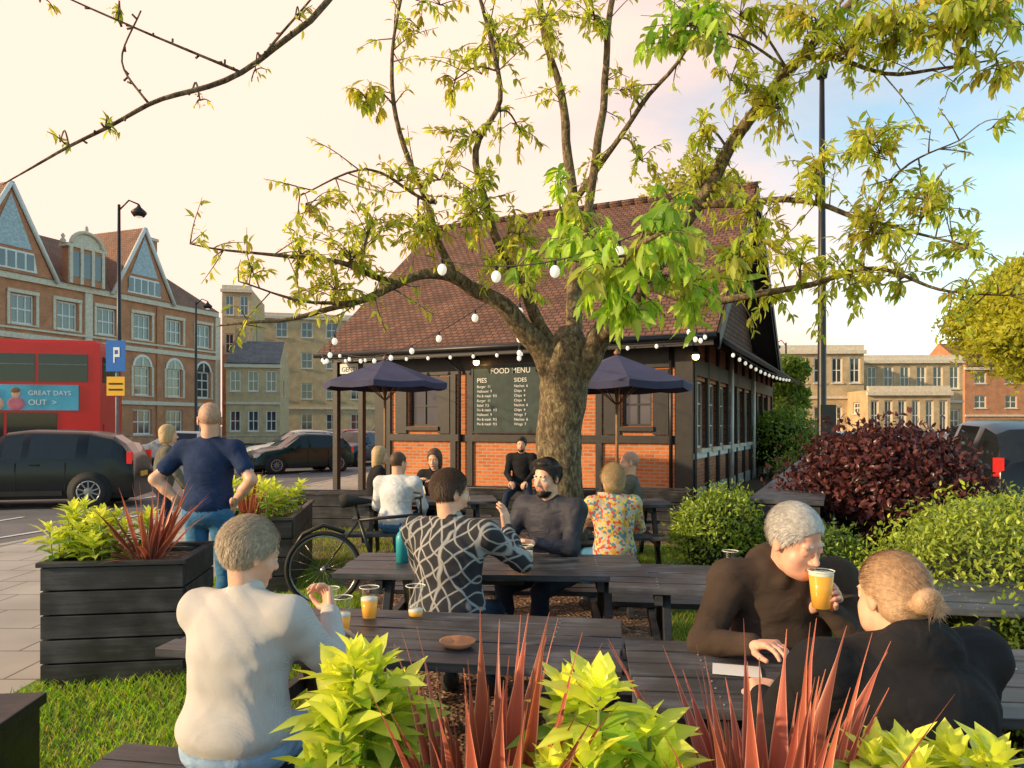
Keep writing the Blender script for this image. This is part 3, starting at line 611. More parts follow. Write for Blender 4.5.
limb([(350,302,6.8,.02),(300,300,6.5,.012),(240,282,6.3,.006)],6,6,8); limb([(870,222,6.5,.015),(900,170,6.4,.01),(960,140,6.3,.005)],6,6,8)
limb([(576,200,8,.035),(640,110,7.6,.025),(690,40,7.2,.017),(700,-30,7,.01)],8,6,14)
limb([(800,60,6.5,.02),(860,-20,6.2,.015),(900,-60,6,.01)],6,6,8); limb([(425,200,7.1,.02),(370,170,6.8,.012),(300,195,6.6,.006)],6,6,10)
for i,(p,r) in enumerate(limbpts):
    if r<.024 and p.y<5 and g.random()<.5:
        d=Vector(g.normal(0,1,3)).normalized(); tb.tube([p,p+d*.035],[.006,.007],'bark',5); 
CL=[(545,20,7.6,60,300,.11),(455,80,6.9,40,130,.1),(490,55,7,55,300,.1),(420,30,6.8,30,60,.09),(366,98,6.3,28,110,.13),(590,15,7.4,50,240,.11),(690,25,6.0,55,260,.15),(650,40,6.2,28,80,.14),
(780,110,6.6,55,330,.11),(850,55,6.2,60,420,.11),(900,25,6,65,500,.12),(960,25,5.9,55,420,.13),(1000,70,5.9,35,120,.12),(870,145,6.3,50,320,.11),(925,200,6.3,50,300,.11),(875,235,6.4,55,340,.11),(965,250,6.2,40,170,.1),
(700,190,7.1,55,320,.11),(755,225,6.8,50,260,.11),(600,275,5.4,62,270,.17),(650,235,5.0,58,210,.165),(690,285,5.8,55,240,.15),(560,210,6,45,170,.15),(520,235,7,40,180,.11),(470,215,7,50,300,.1),(420,232,7,50,320,.1),(372,225,6.8,45,240,.1),
(310,210,6.4,40,130,.095),(350,255,6.6,45,260,.1),(300,255,6.4,40,120,.095),(335,290,6.7,45,240,.1),(255,268,6.3,28,70,.09),(400,180,6.9,40,110,.09),(850,285,6.4,40,170,.11),(800,265,6.6,40,190,.11),(770,295,6.8,35,120,.11),(740,260,6.2,45,220,.13),
(500,270,7.3,40,180,.11),(545,250,6.2,40,130,.15),(470,140,6.9,40,140,.1),(640,160,7.4,35,110,.1),(730,80,6.8,45,200,.11),(820,170,6.5,45,220,.11),(900,280,6.3,40,140,.1),(960,300,6.1,35,70,.09),(625,318,5.6,38,90,.16),(810,20,6.3,50,280,.12),(740,15,6.5,40,210,.12),
(110,130,4.35,14,20,.075),(60,142,4.3,14,14,.06),(40,2,4.35,24,26,.065),(120,8,4.4,20,22,.06),(200,100,4.5,14,9,.05),(300,20,4.7,20,22,.055),(255,70,4.6,15,12,.05),(440,5,6.8,40,120,.1),(980,5,5.9,50,300,.13),(1015,120,5.9,25,40,.11),(560,100,7.8,30,60,.09),(480,185,7,35,130,.1),(590,240,5.8,35,90,.16),(670,200,6.2,35,90,.14),(530,290,6.8,30,70,.12),(440,180,6.9,35,120,.1),(520,130,7.2,35,100,.1),(700,130,6.9,35,120,.11),(620,90,7.5,30,70,.1)]
LP=np.array([tuple(p[0]) for p in limbpts])
for (px,py,D,R,cnt,ll) in CL:
    c=np.array(W(px,py,D)); rw=R/F*D*1.05
    i0=np.argmin(((LP-c)**2).sum(1)); s0=LP[i0]; r0=max(.006,min(.014,limbpts[i0][1]*.5))
    mid=(s0+c)/2+np.array((0,0,.08)); tb.tube(catcurve([s0,mid,c],4),[r0*(1-.05*j) for j in range(9)],'bark',6)
    nt_=max(3,int(cnt/13))
    for k in range(nt_):
        e=c+nrm(g.normal(size=(1,3)))[0]*rw*g.uniform(.35,1.1)*np.array((1,1,.85))
        st=c if g.random()<.5 else (c+s0)/2+ (c-s0)*g.uniform(-.2,.3)
        m=(st+e)/2+np.array((0,0,rw*.12)); tw=catcurve([st,m,e],4); tb.tube(tw,[.0055-.0004*j for j in range(9)],'bark',4,cap=False)
        hue=g.random(); bronze=g.random()<.2; dr=(e-st)/max(np.linalg.norm(e-st),1e-3)
        for q in range(max(3,int(cnt/nt_))):
            putleaf(np.array(tw[int((.35+.65*g.random())*8)])+g.normal(0,.012,3),dr,ll,hue,bronze)
V,Fc,C=leafgeo(Bv,Dv,Nv,Lv,Wv,np.array(Cv),.3,.3)
npmesh('leaves',V,Fc,'leaf',C,parent=tree); tb.obj('trunk_and_branches',tree)
# string lights
b=MB()
def festoon(p0,p1,sag,n,r=.036):
    p0=Vector(p0);p1=Vector(p1); pts=[]
    for i in range(n*3+1):
        t=i/(n*3); q=p0.lerp(p1,t); q.z-=sag*4*t*(1-t); pts.append(q)
        if i%3==1:
            b.lathe(q+Vector((0,0,-.02)),[(.0,.02),(.014,.02),(.014,-.03)],'black',8); b.ell(q+Vector((0,0,-.085)),(r,r,r*1.25),'bulb',10)
    b.tube(pts,.006,'black',5)
festoon(W(490,300,7.4),PT(8.5,-.7,3.5),.35,8); festoon(W(520,290,7.4),PT(3.5,-.7,3.4),.4,6); festoon(W(655,220,6.9),PT(-.5,-.7,3.5),.5,7); festoon(W(425,255,6.4),W(665,220,5.4),.2,4,.04)
festoon(W(345,290,6.7),PT(8.9,-.7,3.4),.3,6); festoon(PT(-.9,-.5,3.1),PT(-1.1,9,3.1),.12,14); festoon(PT(8.9,-.75,3.3),PT(-.5,-.75,3.3),.05,16)
b.obj('string_lights')
# ------------------------------------------------------------ street furniture
def umbrella(x,y,R,z):
    b=MB(); b.tube([(0,0,0),(0,0,z)],.024,'wood',10); n=8; N2=6; vs=[]
    for i in range(N2+1):
        t=i/N2; r=R*t; zz=z-.42*t
        for k in range(n*4):
            a=2*math.pi*k/(n*4); f=(k%4)/4; sc_=1-.07*math.sin(math.pi*f)*t; vs.append((r*sc_*math.cos(a),r*sc_*math.sin(a),zz-.03*math.sin(math.pi*f)*t))
    m=n*4; fs=[(i*m+k,i*m+(k+1)%m,(i+1)*m+(k+1)%m,(i+1)*m+k) for i in range(N2) for k in range(m)]
    b.add(vs,fs,'navy',False)
    vs2=[vs[N2*m+k] for k in range(m)]; b.add(vs2+[(v[0]*.995,v[1]*.995,v[2]-.10) for v in vs2],[(k,(k+1)%m,(k+1)%m+m,k+m) for k in range(m)],'navy')
    for k in range(n):
        a=2*math.pi*k/n; b.tube([(0,0,z-.03),(R*math.cos(a),R*math.sin(a),z-.44)],.008,'wood',5); b.tube([(0,0,z-.75),(R*.5*math.cos(a),R*.5*math.sin(a),z-.25)],.008,'wood',5)
    b.lathe((0,0,z),[(.04,0),(.05,.03),(.0,.09)],'wood',10); b.lathe((0,0,0),[(.25,0),(.25,.05),(.05,.08),(.04,.3)],'black',16)
    b.obj('patio_umbrella',loc=(x,y,0))
umbrella(X(385,13.3),13.3,1.12,2.83); umbrella(X(617,10.8),10.8,1.12,2.68)
def lamp_post(name,x,y,h,arm=.5,r=.07):
    b=MB(); b.tube([(0,0,-.12),(0,0,.9),(0,0,1.0),(0,0,h*.5),(0,0,h)],[r*1.7,r*1.7,r*1.1,r,r*.6],'black',12)
    if arm:
        b.tube([(0,0,h-.2),(arm*.5,0,h+.15),(arm,0,h)],.03,'black',8); b.lathe((arm,0,h-.3),[(.03,.3),(.08,.2),(.25,.05),(.26,0),(.18,-.12),(.0,-.16)],'black',14); b.ell((arm,0,h-.38),(.15,.15,.1),'bulb')
    else: b.tube([(0,0,h),(0,0,h+.12)],[.09,.11],'black'); 
    b.obj(name,loc=(x,y,0))
lamp_post('street_lamp',X(822,13),13,7.75,0,.07); lamp_post('street_lamp',X(119,26),26,9.4,.7,.08); lamp_post('street_lamp',X(418,40),40,14,.8,.09); lamp_post('street_lamp',X(196,44),44,9,.7,.08);lamp_post('street_lamp',X(786,48),48,7,-.6,.08)
b=MB(); b.tube([(0,0,0),(0,0,.35),(0,0,.4)],[.09,.09,.02],'black'); b.box(-.12,.12,-.15,-.07,1.3,2.0,'black'); b.obj('litter_bin_post',loc=(X(822,13),12.85,0))
b=MB(); b.tube([(0,0,-.12),(0,0,4.1)],.045,'grey')
b.box(-.28,.28,-.08,-.06,3.2,4.1,'blue'); b.box(-.06,-.02,-.09,-.082,3.45,3.9,'paper'); b.box(-.02,.12,-.09,-.082,3.82,3.9,'paper'); b.box(-.02,.12,-.09,-.082,3.62,3.7,'paper'); b.box(.08,.12,-.09,-.082,3.7,3.82,'paper')
b.box(-.26,.26,-.08,-.06,2.5,3.05,'yellow'); b.box(-.2,.2,-.09,-.082,2.65,2.7,'black');b.box(-.2,.2,-.09,-.082,2.82,2.87,'black'); b.obj('traffic_sign',loc=(X(117,21.5),21.5,0))
b=MB()
for i in range(40): b.tube([(i*.6,0,-.1),(i*.6,0,1.0)],.02,'grey',5)
b.tube([(0,0,1.0),(23.4,0,1.0)],.025,'grey',6); b.tube([(0,0,.3),(23.4,0,.3)],.02,'grey',6); b.obj('guard_railing',loc=(-24,38,0),rz=.35)
def carpaint(name,c): 
    return M(name,c,.22,metal=0,var=.05,scale=2,spec=.4)
MT['cglass']=M('car_glass',(.015,.018,.02),.04,var=.1,spec=.55); MT['tail']=M('tail_light',(.6,.015,.015),.2,emit=.25,emc=(1,.05,.03)); MT['head']=M('head_light',(.8,.8,.8),.1)
def car(name,x,y,rz,paint,L_=4.2,Wd=1.8,H=1.5,kind='hatch',lift=0):
    b=MB(); h=L_/2; r=H/1.5
    if kind=='suv': P=[(-1,.6),(-.99,.92),(-.965,1.04),(-.90,1.24),(-.80,1.39),(-.6,1.465),(-.5,1.48),(-.1,1.5),(-.04,1.5),(.12,1.46),(.40,1.08),(.46,1.02),(.8,.92),(.93,.79),(.985,.64),(1,.5)]
    else: P=[(-1,.55),(-.985,.85),(-.95,.98),(-.86,1.24),(-.78,1.37),(-.58,1.46),(-.5,1.475),(-.08,1.5),(-.02,1.495),(.12,1.44),(.42,1.0),(.48,.95),(.8,.86),(.93,.73),(.985,.6),(1,.45)]
    belt=.95*r; pill=[5,7]; S=[]
    for (a,z) in P:
        z*=r; xx=a*h; w2=Wd/2*(1-.16*abs(a)**5); g_=z>belt+.06
        pts=[(w2*.9,.2+lift),(w2*.985,.33+lift),(w2,.62*r),(w2*.965,min(belt,z-.05))]
        pts+= [(w2*(.965-.24*(z-belt)/(1.5*r-belt)),z-.08),(w2*.60,z-.012)] if g_ else [(w2*.93,z-.025),(w2*.62,z-.005)]
        pts.append((0,z+.015)); S.append([(xx,p[0],p[1]) for p in pts]+[(xx,-p[0],p[1]) for p in pts[::-1][1:]])
    m=len(S[0]); vs=[v for s_ in S for v in s_]; body={}
    for i in range(len(S)-1):
        z0=P[i][1]*r;z1=P[i+1][1]*r; slope=abs(z1-z0)/((P[i+1][0]-P[i][0])*h)
        for k in range(m-1):
            kk=min(k,m-2-k); mt=paint
            if kk==3 and min(z0,z1)>belt+.2 and i not in pill: mt='cglass'
            if kk in(4,5) and slope>.35 and max(z0,z1)>belt+.15 and min(z0,z1)>belt-.15: mt='cglass'
            if kk==0: mt='rubber'
            key=mt if isinstance(mt,str) else 'P'; body.setdefault(key,(mt,[]))[1].append((i*m+k,(i+1)*m+k,(i+1)*m+k+1,i*m+k+1))
    for key,(mt,fs) in body.items(): b.add(vs,fs,mt,key=='P' )
    b.add(S[0],[tuple(range(m))],paint); b.add(S[-1],[tuple(range(m))],paint)
    for sx in(-.63*h,.62*h):
        for sy in(-1,1):
            b.lathe((sx,sy*(Wd/2-.13),.32*max(r,1)+0),[(.0,.145),(.385*max(r,1),.145),(.385*max(r,1),.0)] if sy>0 else [(.0,-.145),(.385*max(r,1),-.145),(.385*max(r,1),0)],'rubber',24,'y')
            R_=.32*max(r,1); f=sy
            b.lathe((sx,sy*(Wd/2-.11),R_),[(.0,f*.15),(R_*.62,f*.15),(R_*.66,f*.165),(R_*.9,f*.165),(R_,f*.13),(R_,-f*.08)],'rubber',24,'y')
            b.lathe((sx,sy*(Wd/2-.11),R_),[(.0,f*.172),(R_*.22,f*.172),(R_*.27,f*.16)],'grey',16,'y')
            for q in range(10):
                a=q*2*math.pi/10+.3; c=Vector((sx,sy*(Wd/2-.11)+f*.165,R_)); d=Vector((math.cos(a),0,math.sin(a))); e_=Vector((-math.sin(a),0,math.cos(a)))
                b.obox(c+d*R_*.4,d*R_*.26,e_*R_*.04,(0,.006,0),'grey')
            b.lathe((sx,sy*(Wd/2-.11),R_),[(R_*.6,f*.162),(R_*.64,f*.172),(R_*.67,f*.166)],'chrome',24,'y')
    tz=.96 if kind=='suv' else .86
    for sy in(-1,1):
        b.obox((-h*.962,sy*Wd*.41,tz*r),(.05,0,0),(0,.055,0),(0,0,.13 if kind=='suv' else .10),'tail'); b.obox((h*.93,sy*Wd*.36,.68*r),(.08,0,0),(0,.13,0),(0,0,.07),'head'); b.obox((h*.3,sy*(Wd/2+.07),.99*r),(.05,0,0),(0,.08,0),(0,0,.06),paint)
        b.obox((0,sy*(Wd/2+.004),.30*r+lift),(h*.40,0,0),(0,.012,0),(0,0,.05),'rubber')
        for xx in (-.42*h,.0,.40*h): b.obox((xx,sy*(Wd/2-.002),.6*r),(.006,0,0),(0,.004,0),(0,0,.28*r),'rubber')
        for xx in (-.16*h,.2*h): b.obox((xx,sy*(Wd/2+.008),.84*r),(.09,0,0),(0,.014,0),(0,0,.015),paint)
    b.obox((-h-.005,0,.62*r),(.012,0,0),(0,.26,0),(0,0,.055),'yellow'); b.obox((h+.005,0,.42*r),(.012,0,0),(0,.26,0),(0,0,.055),'paper'); b.obox((h*.99,0,.55*r),(.02,0,0),(0,.4,0),(0,0,.05),'rubber')
    b.obj(name,loc=(x,y,-.12),rz=rz)
pk=carpaint('black_paint',(.006,.008,.011)); pg=carpaint('dark_green_paint',(.008,.035,.028)); ps=carpaint('silver_paint',(.42,.45,.47)); pw=carpaint('white_car_paint',(.78,.78,.78)); pr=carpaint('red_car_paint',(.4,.01,.012)); pb=carpaint('navy_paint',(.02,.05,.11))
car('parked_car',-10.55,16.3,math.radians(192),pk,4.5,1.85,1.66,'suv')
car('parked_car',-8.1,28,math.radians(220),pg,3.9,1.75,1.46)
car('parked_car',-9.2,31.5,math.radians(215),ps,4.3,1.8,1.55); car('parked_car',-6.9,33,math.radians(250),pb,4.2,1.8,1.5); car('parked_car',-7.2,43,math.radians(250),pw,4.6,1.9,1.9,'suv'); car('parked_car',-15,33,math.radians(190),ps,4.2,1.8,1.5); car('parked_car',-10.5,46,math.radians(230),pr)
car('parked_car',8.15,12.2,math.radians(74),pk,4.6,1.95,1.85,'suv',.05)
for i,(px,D,pp,rz_) in enumerate([(845,30,pw,20),(880,31,ps,15),(918,30,pb,20),(955,29,pw,10),(940,24,ps,30),(1000,20,pr,15),(1015,30,pb,0)]): car('parked_car',X(px,D),D,math.radians(rz_),pp)
b=MB(); MT['busred']=carpaint('bus_red',(.66,.012,.015)); e=empty('double_decker_bus',(-13.1,24.2,-.12),math.radians(194))
MT['adbg']=M('advert_sky_blue',(.08,.42,.58),.3,var=.35,scale=.8); MT['adskin']=M('advert_skin',(.7,.4,.25),.4); MT['adpink']=M('advert_pink',(.6,.15,.2),.4); MT['adnavy']=M('advert_navy',(.03,.08,.2),.4)
b.box(0,10.5,-1.25,1.25,.35,4.3,'busred'); b.box(.15,10.4,-1.1,1.1,4.3,4.4,'busred')
for sy in(-1,1):
    y0=sy*1.25; ya,yb=(y0-.012,y0+.012)
    for i in range(7): b.box(.35+i*1.45,.35+i*1.45+1.36,ya,yb,3.1,3.95,'cglass'); b.box(.37+i*1.45,.33+i*1.45+1.36,y0-.016,y0+.016,3.62,3.64,'grey')
    for i in range(6): b.box(1.2+i*1.45,1.2+i*1.45+1.36,ya,yb,1.35,2.15,'cglass')
    b.box(.6,8,y0-.02,y0+.02,2.22,3.0,'adbg'); b.box(0.02,10.48,y0-.015,y0+.015,.36,.5,'rubber'); b.box(3,9,y0-.018,y0+.018,.55,1.25,'paper')
    for j,(xx,mm) in enumerate([(2.3,'adpink'),(2.85,'adskin'),(3.4,'adnavy'),(3.95,'adpink'),(6,'adnavy'),(6.6,'adskin')]):
        yy=y0+sy*.024; b.ell((xx,yy,2.42),(.24,.008,.2),mm); b.ell((xx,yy+sy*.004,2.72),(.12,.008,.15),'adskin'); b.ell((xx+.02,yy+sy*.007,2.82),(.13,.008,.09),'adnavy' if j%2 else 'wood')
    for sx in(2.2,7.9): b.lathe((sx,sy*1.13,.5),[(0,sy*.14),(.3,sy*.14),(.32,sy*.16),(.5,sy*.15),(.5,-sy*.1)],'rubber',24,'y')
b.box(-.015,.01,-1.0,1.0,3.1,3.9,'cglass'); b.box(-.02,.01,-.9,.9,1.0,1.8,'busred'); b.box(-.03,0,-1.15,-.95,.9,1.4,'tail'); b.box(-.03,0,.95,1.15,.9,1.4,'tail')
b.obj('body',e,bevel=.004)
for s_,xx,zz,sz in(('GREAT DAYS',1.98,2.68,.2),('OUT  >',1.98,2.38,.24)):
    c=bpy.data.curves.new('advert_lettering','FONT'); c.body=s_; c.size=sz; c.extrude=.002; c.materials.append(MT['paper']); o=bpy.data.objects.new('advert_lettering',c); link(o,e)
    R=Matrix(((-1,0,0),(0,0,1),(0,1,0))).transposed().to_4x4(); o.matrix_local=Matrix.Translation((xx,1.276,zz))@R
def picnic(x,y,rz,Lt=1.8,name='picnic_table'):
    b=MB(); r=random.Random(int(x*100+y*10))
    for i in range(5):
        yy=-.3+i*.15; b.box(-Lt/2+r.uniform(-.01,.01),Lt/2+r.uniform(-.01,.01),yy-.068,yy+.068,.715,.75+r.uniform(-.002,.002),'plank')
        for sx in(-Lt/2+.28,Lt/2-.28):
            for q in(-.035,.035): b.lathe((sx,yy+q,.7525),[(.005,-.002),(.005,.0005),(0,.001)],'grey',8)
    for s_ in(-1,1):
        for j in range(2):
            yy=s_*(.62+j*.14); b.box(-Lt/2+r.uniform(-.01,.01),Lt/2,yy-.062,yy+.062,.415,.45+r.uniform(-.002,.002),'plank')
    for sx in(-Lt/2+.28,Lt/2-.28):
        b.box(sx-.022,sx+.022,-.78,.78,.345,.413,'plank2'); b.box(sx-.022,sx+.022,-.35,.35,.65,.713,'plank2')
        for s_ in(-1,1):
            p0=Vector((sx+.046,s_*.22,.71)); p1=Vector((sx+.046,s_*.62,0.0)); d=(p1-p0); ll=d.length; d.normalize(); n_=Vector((1,0,0)).cross(d); b.obox((p0+p1)/2,(.022,0,0),n_*.048,d*ll/2,'plank2')
    b.box(-.2,.2,-.04,.04,.62,.66,'plank2')
    return b.obj(name,loc=(x,y,0),rz=rz,bevel=.005)
picnic(-.46,3.2,math.radians(-9),1.85); picnic(1.28,2.66,math.radians(-5),1.7)
picnic(-.12,4.8,math.radians(-3),1.9); picnic(1.45,4.35,math.radians(-8),1.75); picnic(.35,6.85,math.radians(4),1.7); picnic(1.0,8.7,0,1.7); picnic(-1.1,9.0,.1,1.8); picnic(2.7,3.9,-.2,1.2)
b=MB(); b.box(-.3,.3,-.3,.3,.40,.45,'plank2'); b.box(-.28,.28,-.28,.28,0,.398,'plank2'); b.obj('wooden_stool_box',loc=(-2.36,3.0,0),rz=.1,bevel=.005)
def bike(x,y,rz):
    b=MB()
    for wx in(-.52,.52):
        pts=[(wx+.325*math.cos(t),0,.34+.325*math.sin(t)) for t in np.linspace(0,2*math.pi,37)]; b.tube(pts,.021,'rubber',8,cap=False); pts=[(wx+.3*math.cos(t),0,.34+.3*math.sin(t)) for t in np.linspace(0,2*math.pi,37)]; b.tube(pts,.009,'chrome',6,cap=False)
        for k in range(20):
            a=k*math.pi/10; b.tube([(wx,.02*(-1)**k,.34),(wx+.3*math.cos(a),0,.34+.3*math.sin(a))],.0013,'chrome',3)
        b.tube([(wx,-.06,.34),(wx,.06,.34)],.022,'chrome')
    bb_=(-.05,0,.30); st=(-.2,0,.78); hd=(.36,0,.82); hb=(.4,0,.66)
    for a,c,r in((bb_,st,.016),(st,hd,.016),(bb_,hb,.019),((-.52,0,.34),bb_,.011),((-.52,0,.34),st,.010),(hb,hd,.02),(hb,(.52,0,.34),.014),(st,(-.235,0,.93),.013),(hd,(.35,0,.98),.014)): b.tube([a,c],r,'black')
    b.tube([(.3,-.29,1.0),(.36,-.2,1.0),(.37,0,.99),(.36,.2,1.0),(.3,.29,1.0)],.012,'black'); b.tube([(-.37,0,.95),(-.3,0,.965),(-.2,0,.955),(-.09,0,.95)],[.06,.065,.035,.018],'rubber',8)
    b.lathe((-.05,0,.3),[(.02,-.05),(.09,-.05),(.09,-.045),(.02,-.045)],'chrome',20,'y'); b.tube([(-.05,-.07,.3),(.1,-.07,.22)],.01,'chrome'); b.box(.06,.15,-.14,-.07,.21,.235,'rubber'); b.tube([(-.05,.07,.3),(-.2,.07,.38)],.01,'chrome')
    b.tube([(-.8,0,.5),(-.7,0,.66),(-.52,0,.74),(-.33,0,.67)],.02,'black')
    b.obj('bicycle',loc=(x,y,0),rz=rz)
bike(-1.2,6.8,math.radians(8))
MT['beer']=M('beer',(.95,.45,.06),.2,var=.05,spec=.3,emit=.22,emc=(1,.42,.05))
m,nt,bb=newmat('clear_glass'); tr=N(nt,'ShaderNodeBsdfTransparent'); tr.inputs[0].default_value=(.96,.98,.97,1); gs_=N(nt,'ShaderNodeBsdfGlossy',Roughness=.05); mx=N(nt,'ShaderNodeMixShader'); mx.inputs[0].default_value=.10; nt.links.new(tr.outputs[0],mx.inputs[1]); nt.links.new(gs_.outputs[0],mx.inputs[2]); nt.links.new(mx.outputs[0],nt.nodes['Material Output'].inputs[0]); MT['clear']=m
MT['foam']=M('foam',(.9,.85,.7),.8,var=.03); MT['teal']=M('teal_plastic',(.03,.35,.4),.4); MT['terra']=M('terracotta',(.5,.22,.1),.7)
def pint(name,p,fill=.6,h=.15,r=.043,R3=None):
    b=MB(); R3=R3 or Matrix.Identity(3); rr=lambda z: r*(.72+.28*z)
    b.lathe(p,[(0,0),(rr(0),0),(rr(.4),h*.4),(rr(1),h)],'clear',20,M3=R3)
    b.lathe(p,[(rr(1),h-.003),(rr(1)+.001,h),(rr(1)*.96,h),(rr(1)*.96,h-.003)],'foam',20,M3=R3)
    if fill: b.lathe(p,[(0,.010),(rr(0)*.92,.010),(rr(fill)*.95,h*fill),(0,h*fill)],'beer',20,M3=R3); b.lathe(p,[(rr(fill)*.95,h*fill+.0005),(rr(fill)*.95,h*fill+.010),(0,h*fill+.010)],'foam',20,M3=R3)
    b.obj(name)
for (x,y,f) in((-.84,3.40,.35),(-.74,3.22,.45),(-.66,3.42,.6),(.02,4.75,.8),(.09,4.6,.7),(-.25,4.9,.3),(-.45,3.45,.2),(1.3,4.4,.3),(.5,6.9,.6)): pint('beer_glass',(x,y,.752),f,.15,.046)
b=MB(); b.lathe((0,0,0),[(0,0),(.04,0),(.042,.16),(.03,.19),(.018,.2),(.018,.225),(0,.225)],'teal'); b.obj('water_bottle',loc=(-.72,4.85,.752)); 
b=MB(); b.lathe((0,0,0),[(0,0),(.05,0),(.075,.025),(.07,.025),(.048,.008),(0,.008)],'terra'); b.obj('ashtray',loc=(-.22,3.0,.752))
b=MB(); b.box(-.06,.06,-.085,.085,0,.002,'paper'); b.obj('paper_menu',loc=(.82,2.70,.754),rz=1.3)
# ------------------------------------------------------------ people (SDF)
def smin(a,b,k):
    h=np.clip(.5+.5*(b-a)/k,0,1); return b*(1-h)+a*h-k*h*(1-h)
def polygonize(prims,h,folds={}):
    lo=np.full(3,9.);hi=-lo
    for p in prims:
        if p[0]=='c': r=max(p[4],p[5]); lo=np.minimum(lo,np.minimum(p[2],p[3])-r);hi=np.maximum(hi,np.maximum(p[2],p[3])+r)
        elif p[0]=='e': r=max(p[4]); lo=np.minimum(lo,p[2]-r);hi=np.maximum(hi,p[2]+r)
    lo-=.03;hi+=.03; n=np.ceil((hi-lo)/h).astype(int)+1
    ax=[(lo[i]+h*np.arange(n[i])).astype(np.float32) for i in range(3)]; G={}; order=[]
    for p in prims:
        g=p[1]
        if g not in G: G[g]=np.full(n,1,np.float32); order.append(g)
        if p[0]=='c': r=max(p[4],p[5]); a=np.minimum(p[2],p[3])-r;b=np.maximum(p[2],p[3])+r;k=p[6]
        else: r=max(p[4]); a=p[2]-r;b=p[2]+r;k=p[5]
        mg=k+.012; i0=np.clip(((a-mg-lo)/h).astype(int),0,n-1); i1=np.clip(((b+mg-lo)/h).astype(int)+2,1,n)
        sl=tuple(slice(i0[i],i1[i]) for i in range(3)); x=ax[0][sl[0]][:,None,None];y=ax[1][sl[1]][None,:,None];z=ax[2][sl[2]][None,None,:]
        if p[0]=='c':
            A=p[2];BA=p[3]-A; L2=max(float(BA@BA),1e-9); qx=x-A[0];qy=y-A[1];qz=z-A[2]
            t=np.clip((qx*BA[0]+qy*BA[1]+qz*BA[2])/L2,0,1); d=np.sqrt((qx-t*BA[0])**2+(qy-t*BA[1])**2+(qz-t*BA[2])**2)-(p[4]+(p[5]-p[4])*t)
        else:
            R=p[3]; qx=x-p[2][0];qy=y-p[2][1];qz=z-p[2][2]; r=p[4]
            l=[R[j][0]*qx+R[j][1]*qy+R[j][2]*qz for j in range(3)]
            k0=np.sqrt((l[0]/r[0])**2+(l[1]/r[1])**2+(l[2]/r[2])**2); k1=np.sqrt((l[0]/r[0]**2)**2+(l[1]/r[1]**2)**2+(l[2]/r[2]**2)**2)+1e-6; d=k0*(k0-1)/k1
            for (pt,nn) in p[6]: d=np.maximum(d,(x-pt[0])*nn[0]+(y-pt[1])*nn[1]+(z-pt[2])*nn[2])
        if p[0]=='e' and len(p)>7: G[g][sl]=-smin(-G[g][sl],d,k)
        else: G[g][sl]=smin(G[g][sl],d,k)
    xx=ax[0][:,None,None];yy=ax[1][None,:,None];zz=ax[2][None,None,:]
    for g,am in folds.items():
        if g in G and am:
            f=np.sin(xx*31+2.5*np.sin(zz*17+1)+yy*9)*np.sin(zz*37+2.2*np.sin(xx*13)+2*np.sin(yy*21)); f2=1-np.abs(np.sin(zz*24+xx*14+2.4*np.sin(yy*15+xx*8)))*2
            G[g]+=am*(f*.6+f2*.45)
    D=G[order[0]].copy(); Lb=np.zeros(n,np.int8)
    for i,g in enumerate(order[1:],1):
        m=G[g]<D; Lb[m]=i; D=np.minimum(D,G[g])
    s=D<0; c=np.zeros(n-1,np.int8)
    offs=[(i,j,k) for i in(0,1) for j in(0,1) for k in(0,1)]
    for o in offs: c+=s[o[0]:n[0]-1+o[0],o[1]:n[1]-1+o[1],o[2]:n[2]-1+o[2]]
    act=(c>0)&(c<8); I=np.argwhere(act); idx=np.full(n-1,-1,np.int32); idx[act]=np.arange(len(I))
    vals=np.stack([D[I[:,0]+o[0],I[:,1]+o[1],I[:,2]+o[2]] for o in offs],1); vals=np.clip(vals,-h*2,h*2)
    acc=np.zeros((len(I),3));cn=np.zeros(len(I))
    for a in range(8):
        for b in range(a+1,8):
            if sum(abs(offs[a][q]-offs[b][q]) for q in range(3))!=1: continue
            m=(vals[:,a]<0)!=(vals[:,b]<0); t=vals[m,a]/(vals[m,a]-vals[m,b]); oa=np.array(offs[a]);ob=np.array(offs[b]); acc[m]+=oa+(ob-oa)*t[:,None]; cn[m]+=1
    fr=acc/cn[:,None]; V=lo+(I+fr)*h
    q=np.round(I+fr).astype(int); vl=Lb[q[:,0],q[:,1],q[:,2]]
    Fs=[]
    for axn in range(3):
        b_,c_=(axn+1)%3,(axn+2)%3
        s0=[slice(None)]*3;s1=[slice(None)]*3; s0[axn]=slice(0,-1);s1[axn]=slice(1,None)
        ch=s[tuple(s0)]!=s[tuple(s1)]; E=np.argwhere(ch); E=E[(E[:,b_]>0)&(E[:,c_]>0)&(E[:,b_]<n[b_]-1)&(E[:,c_]<n[c_]-1)]
        ins=s[E[:,0],E[:,1],E[:,2]]
        def cell(db,dc):
            e=E.copy(); e[:,b_]+=db;e[:,c_]+=dc; return idx[e[:,0],e[:,1],e[:,2]]
        Q=np.stack([cell(-1,-1),cell(0,-1),cell(0,0),cell(-1,0)],1); Q[~ins]=Q[~ins][:,::-1]; Fs.append(Q)
    Q=np.concatenate(Fs); Q=Q[(Q>=0).all(1)]
    return V,Q,vl[Q[:,0]],order,vl
def rotz(a): c,s=math.cos(a),math.sin(a); return np.array(((c,-s,0),(s,c,0),(0,0,1.)))
def rotx(a): c,s=math.cos(a),math.sin(a); return np.array(((1,0,0),(0,c,-s),(0,s,c)))
def roty(a): c,s=math.cos(a),math.sin(a); return np.array(((c,0,s),(0,1,0),(-s,0,c)))
I3=np.eye(3); A_=lambda *v: np.array(v,float)
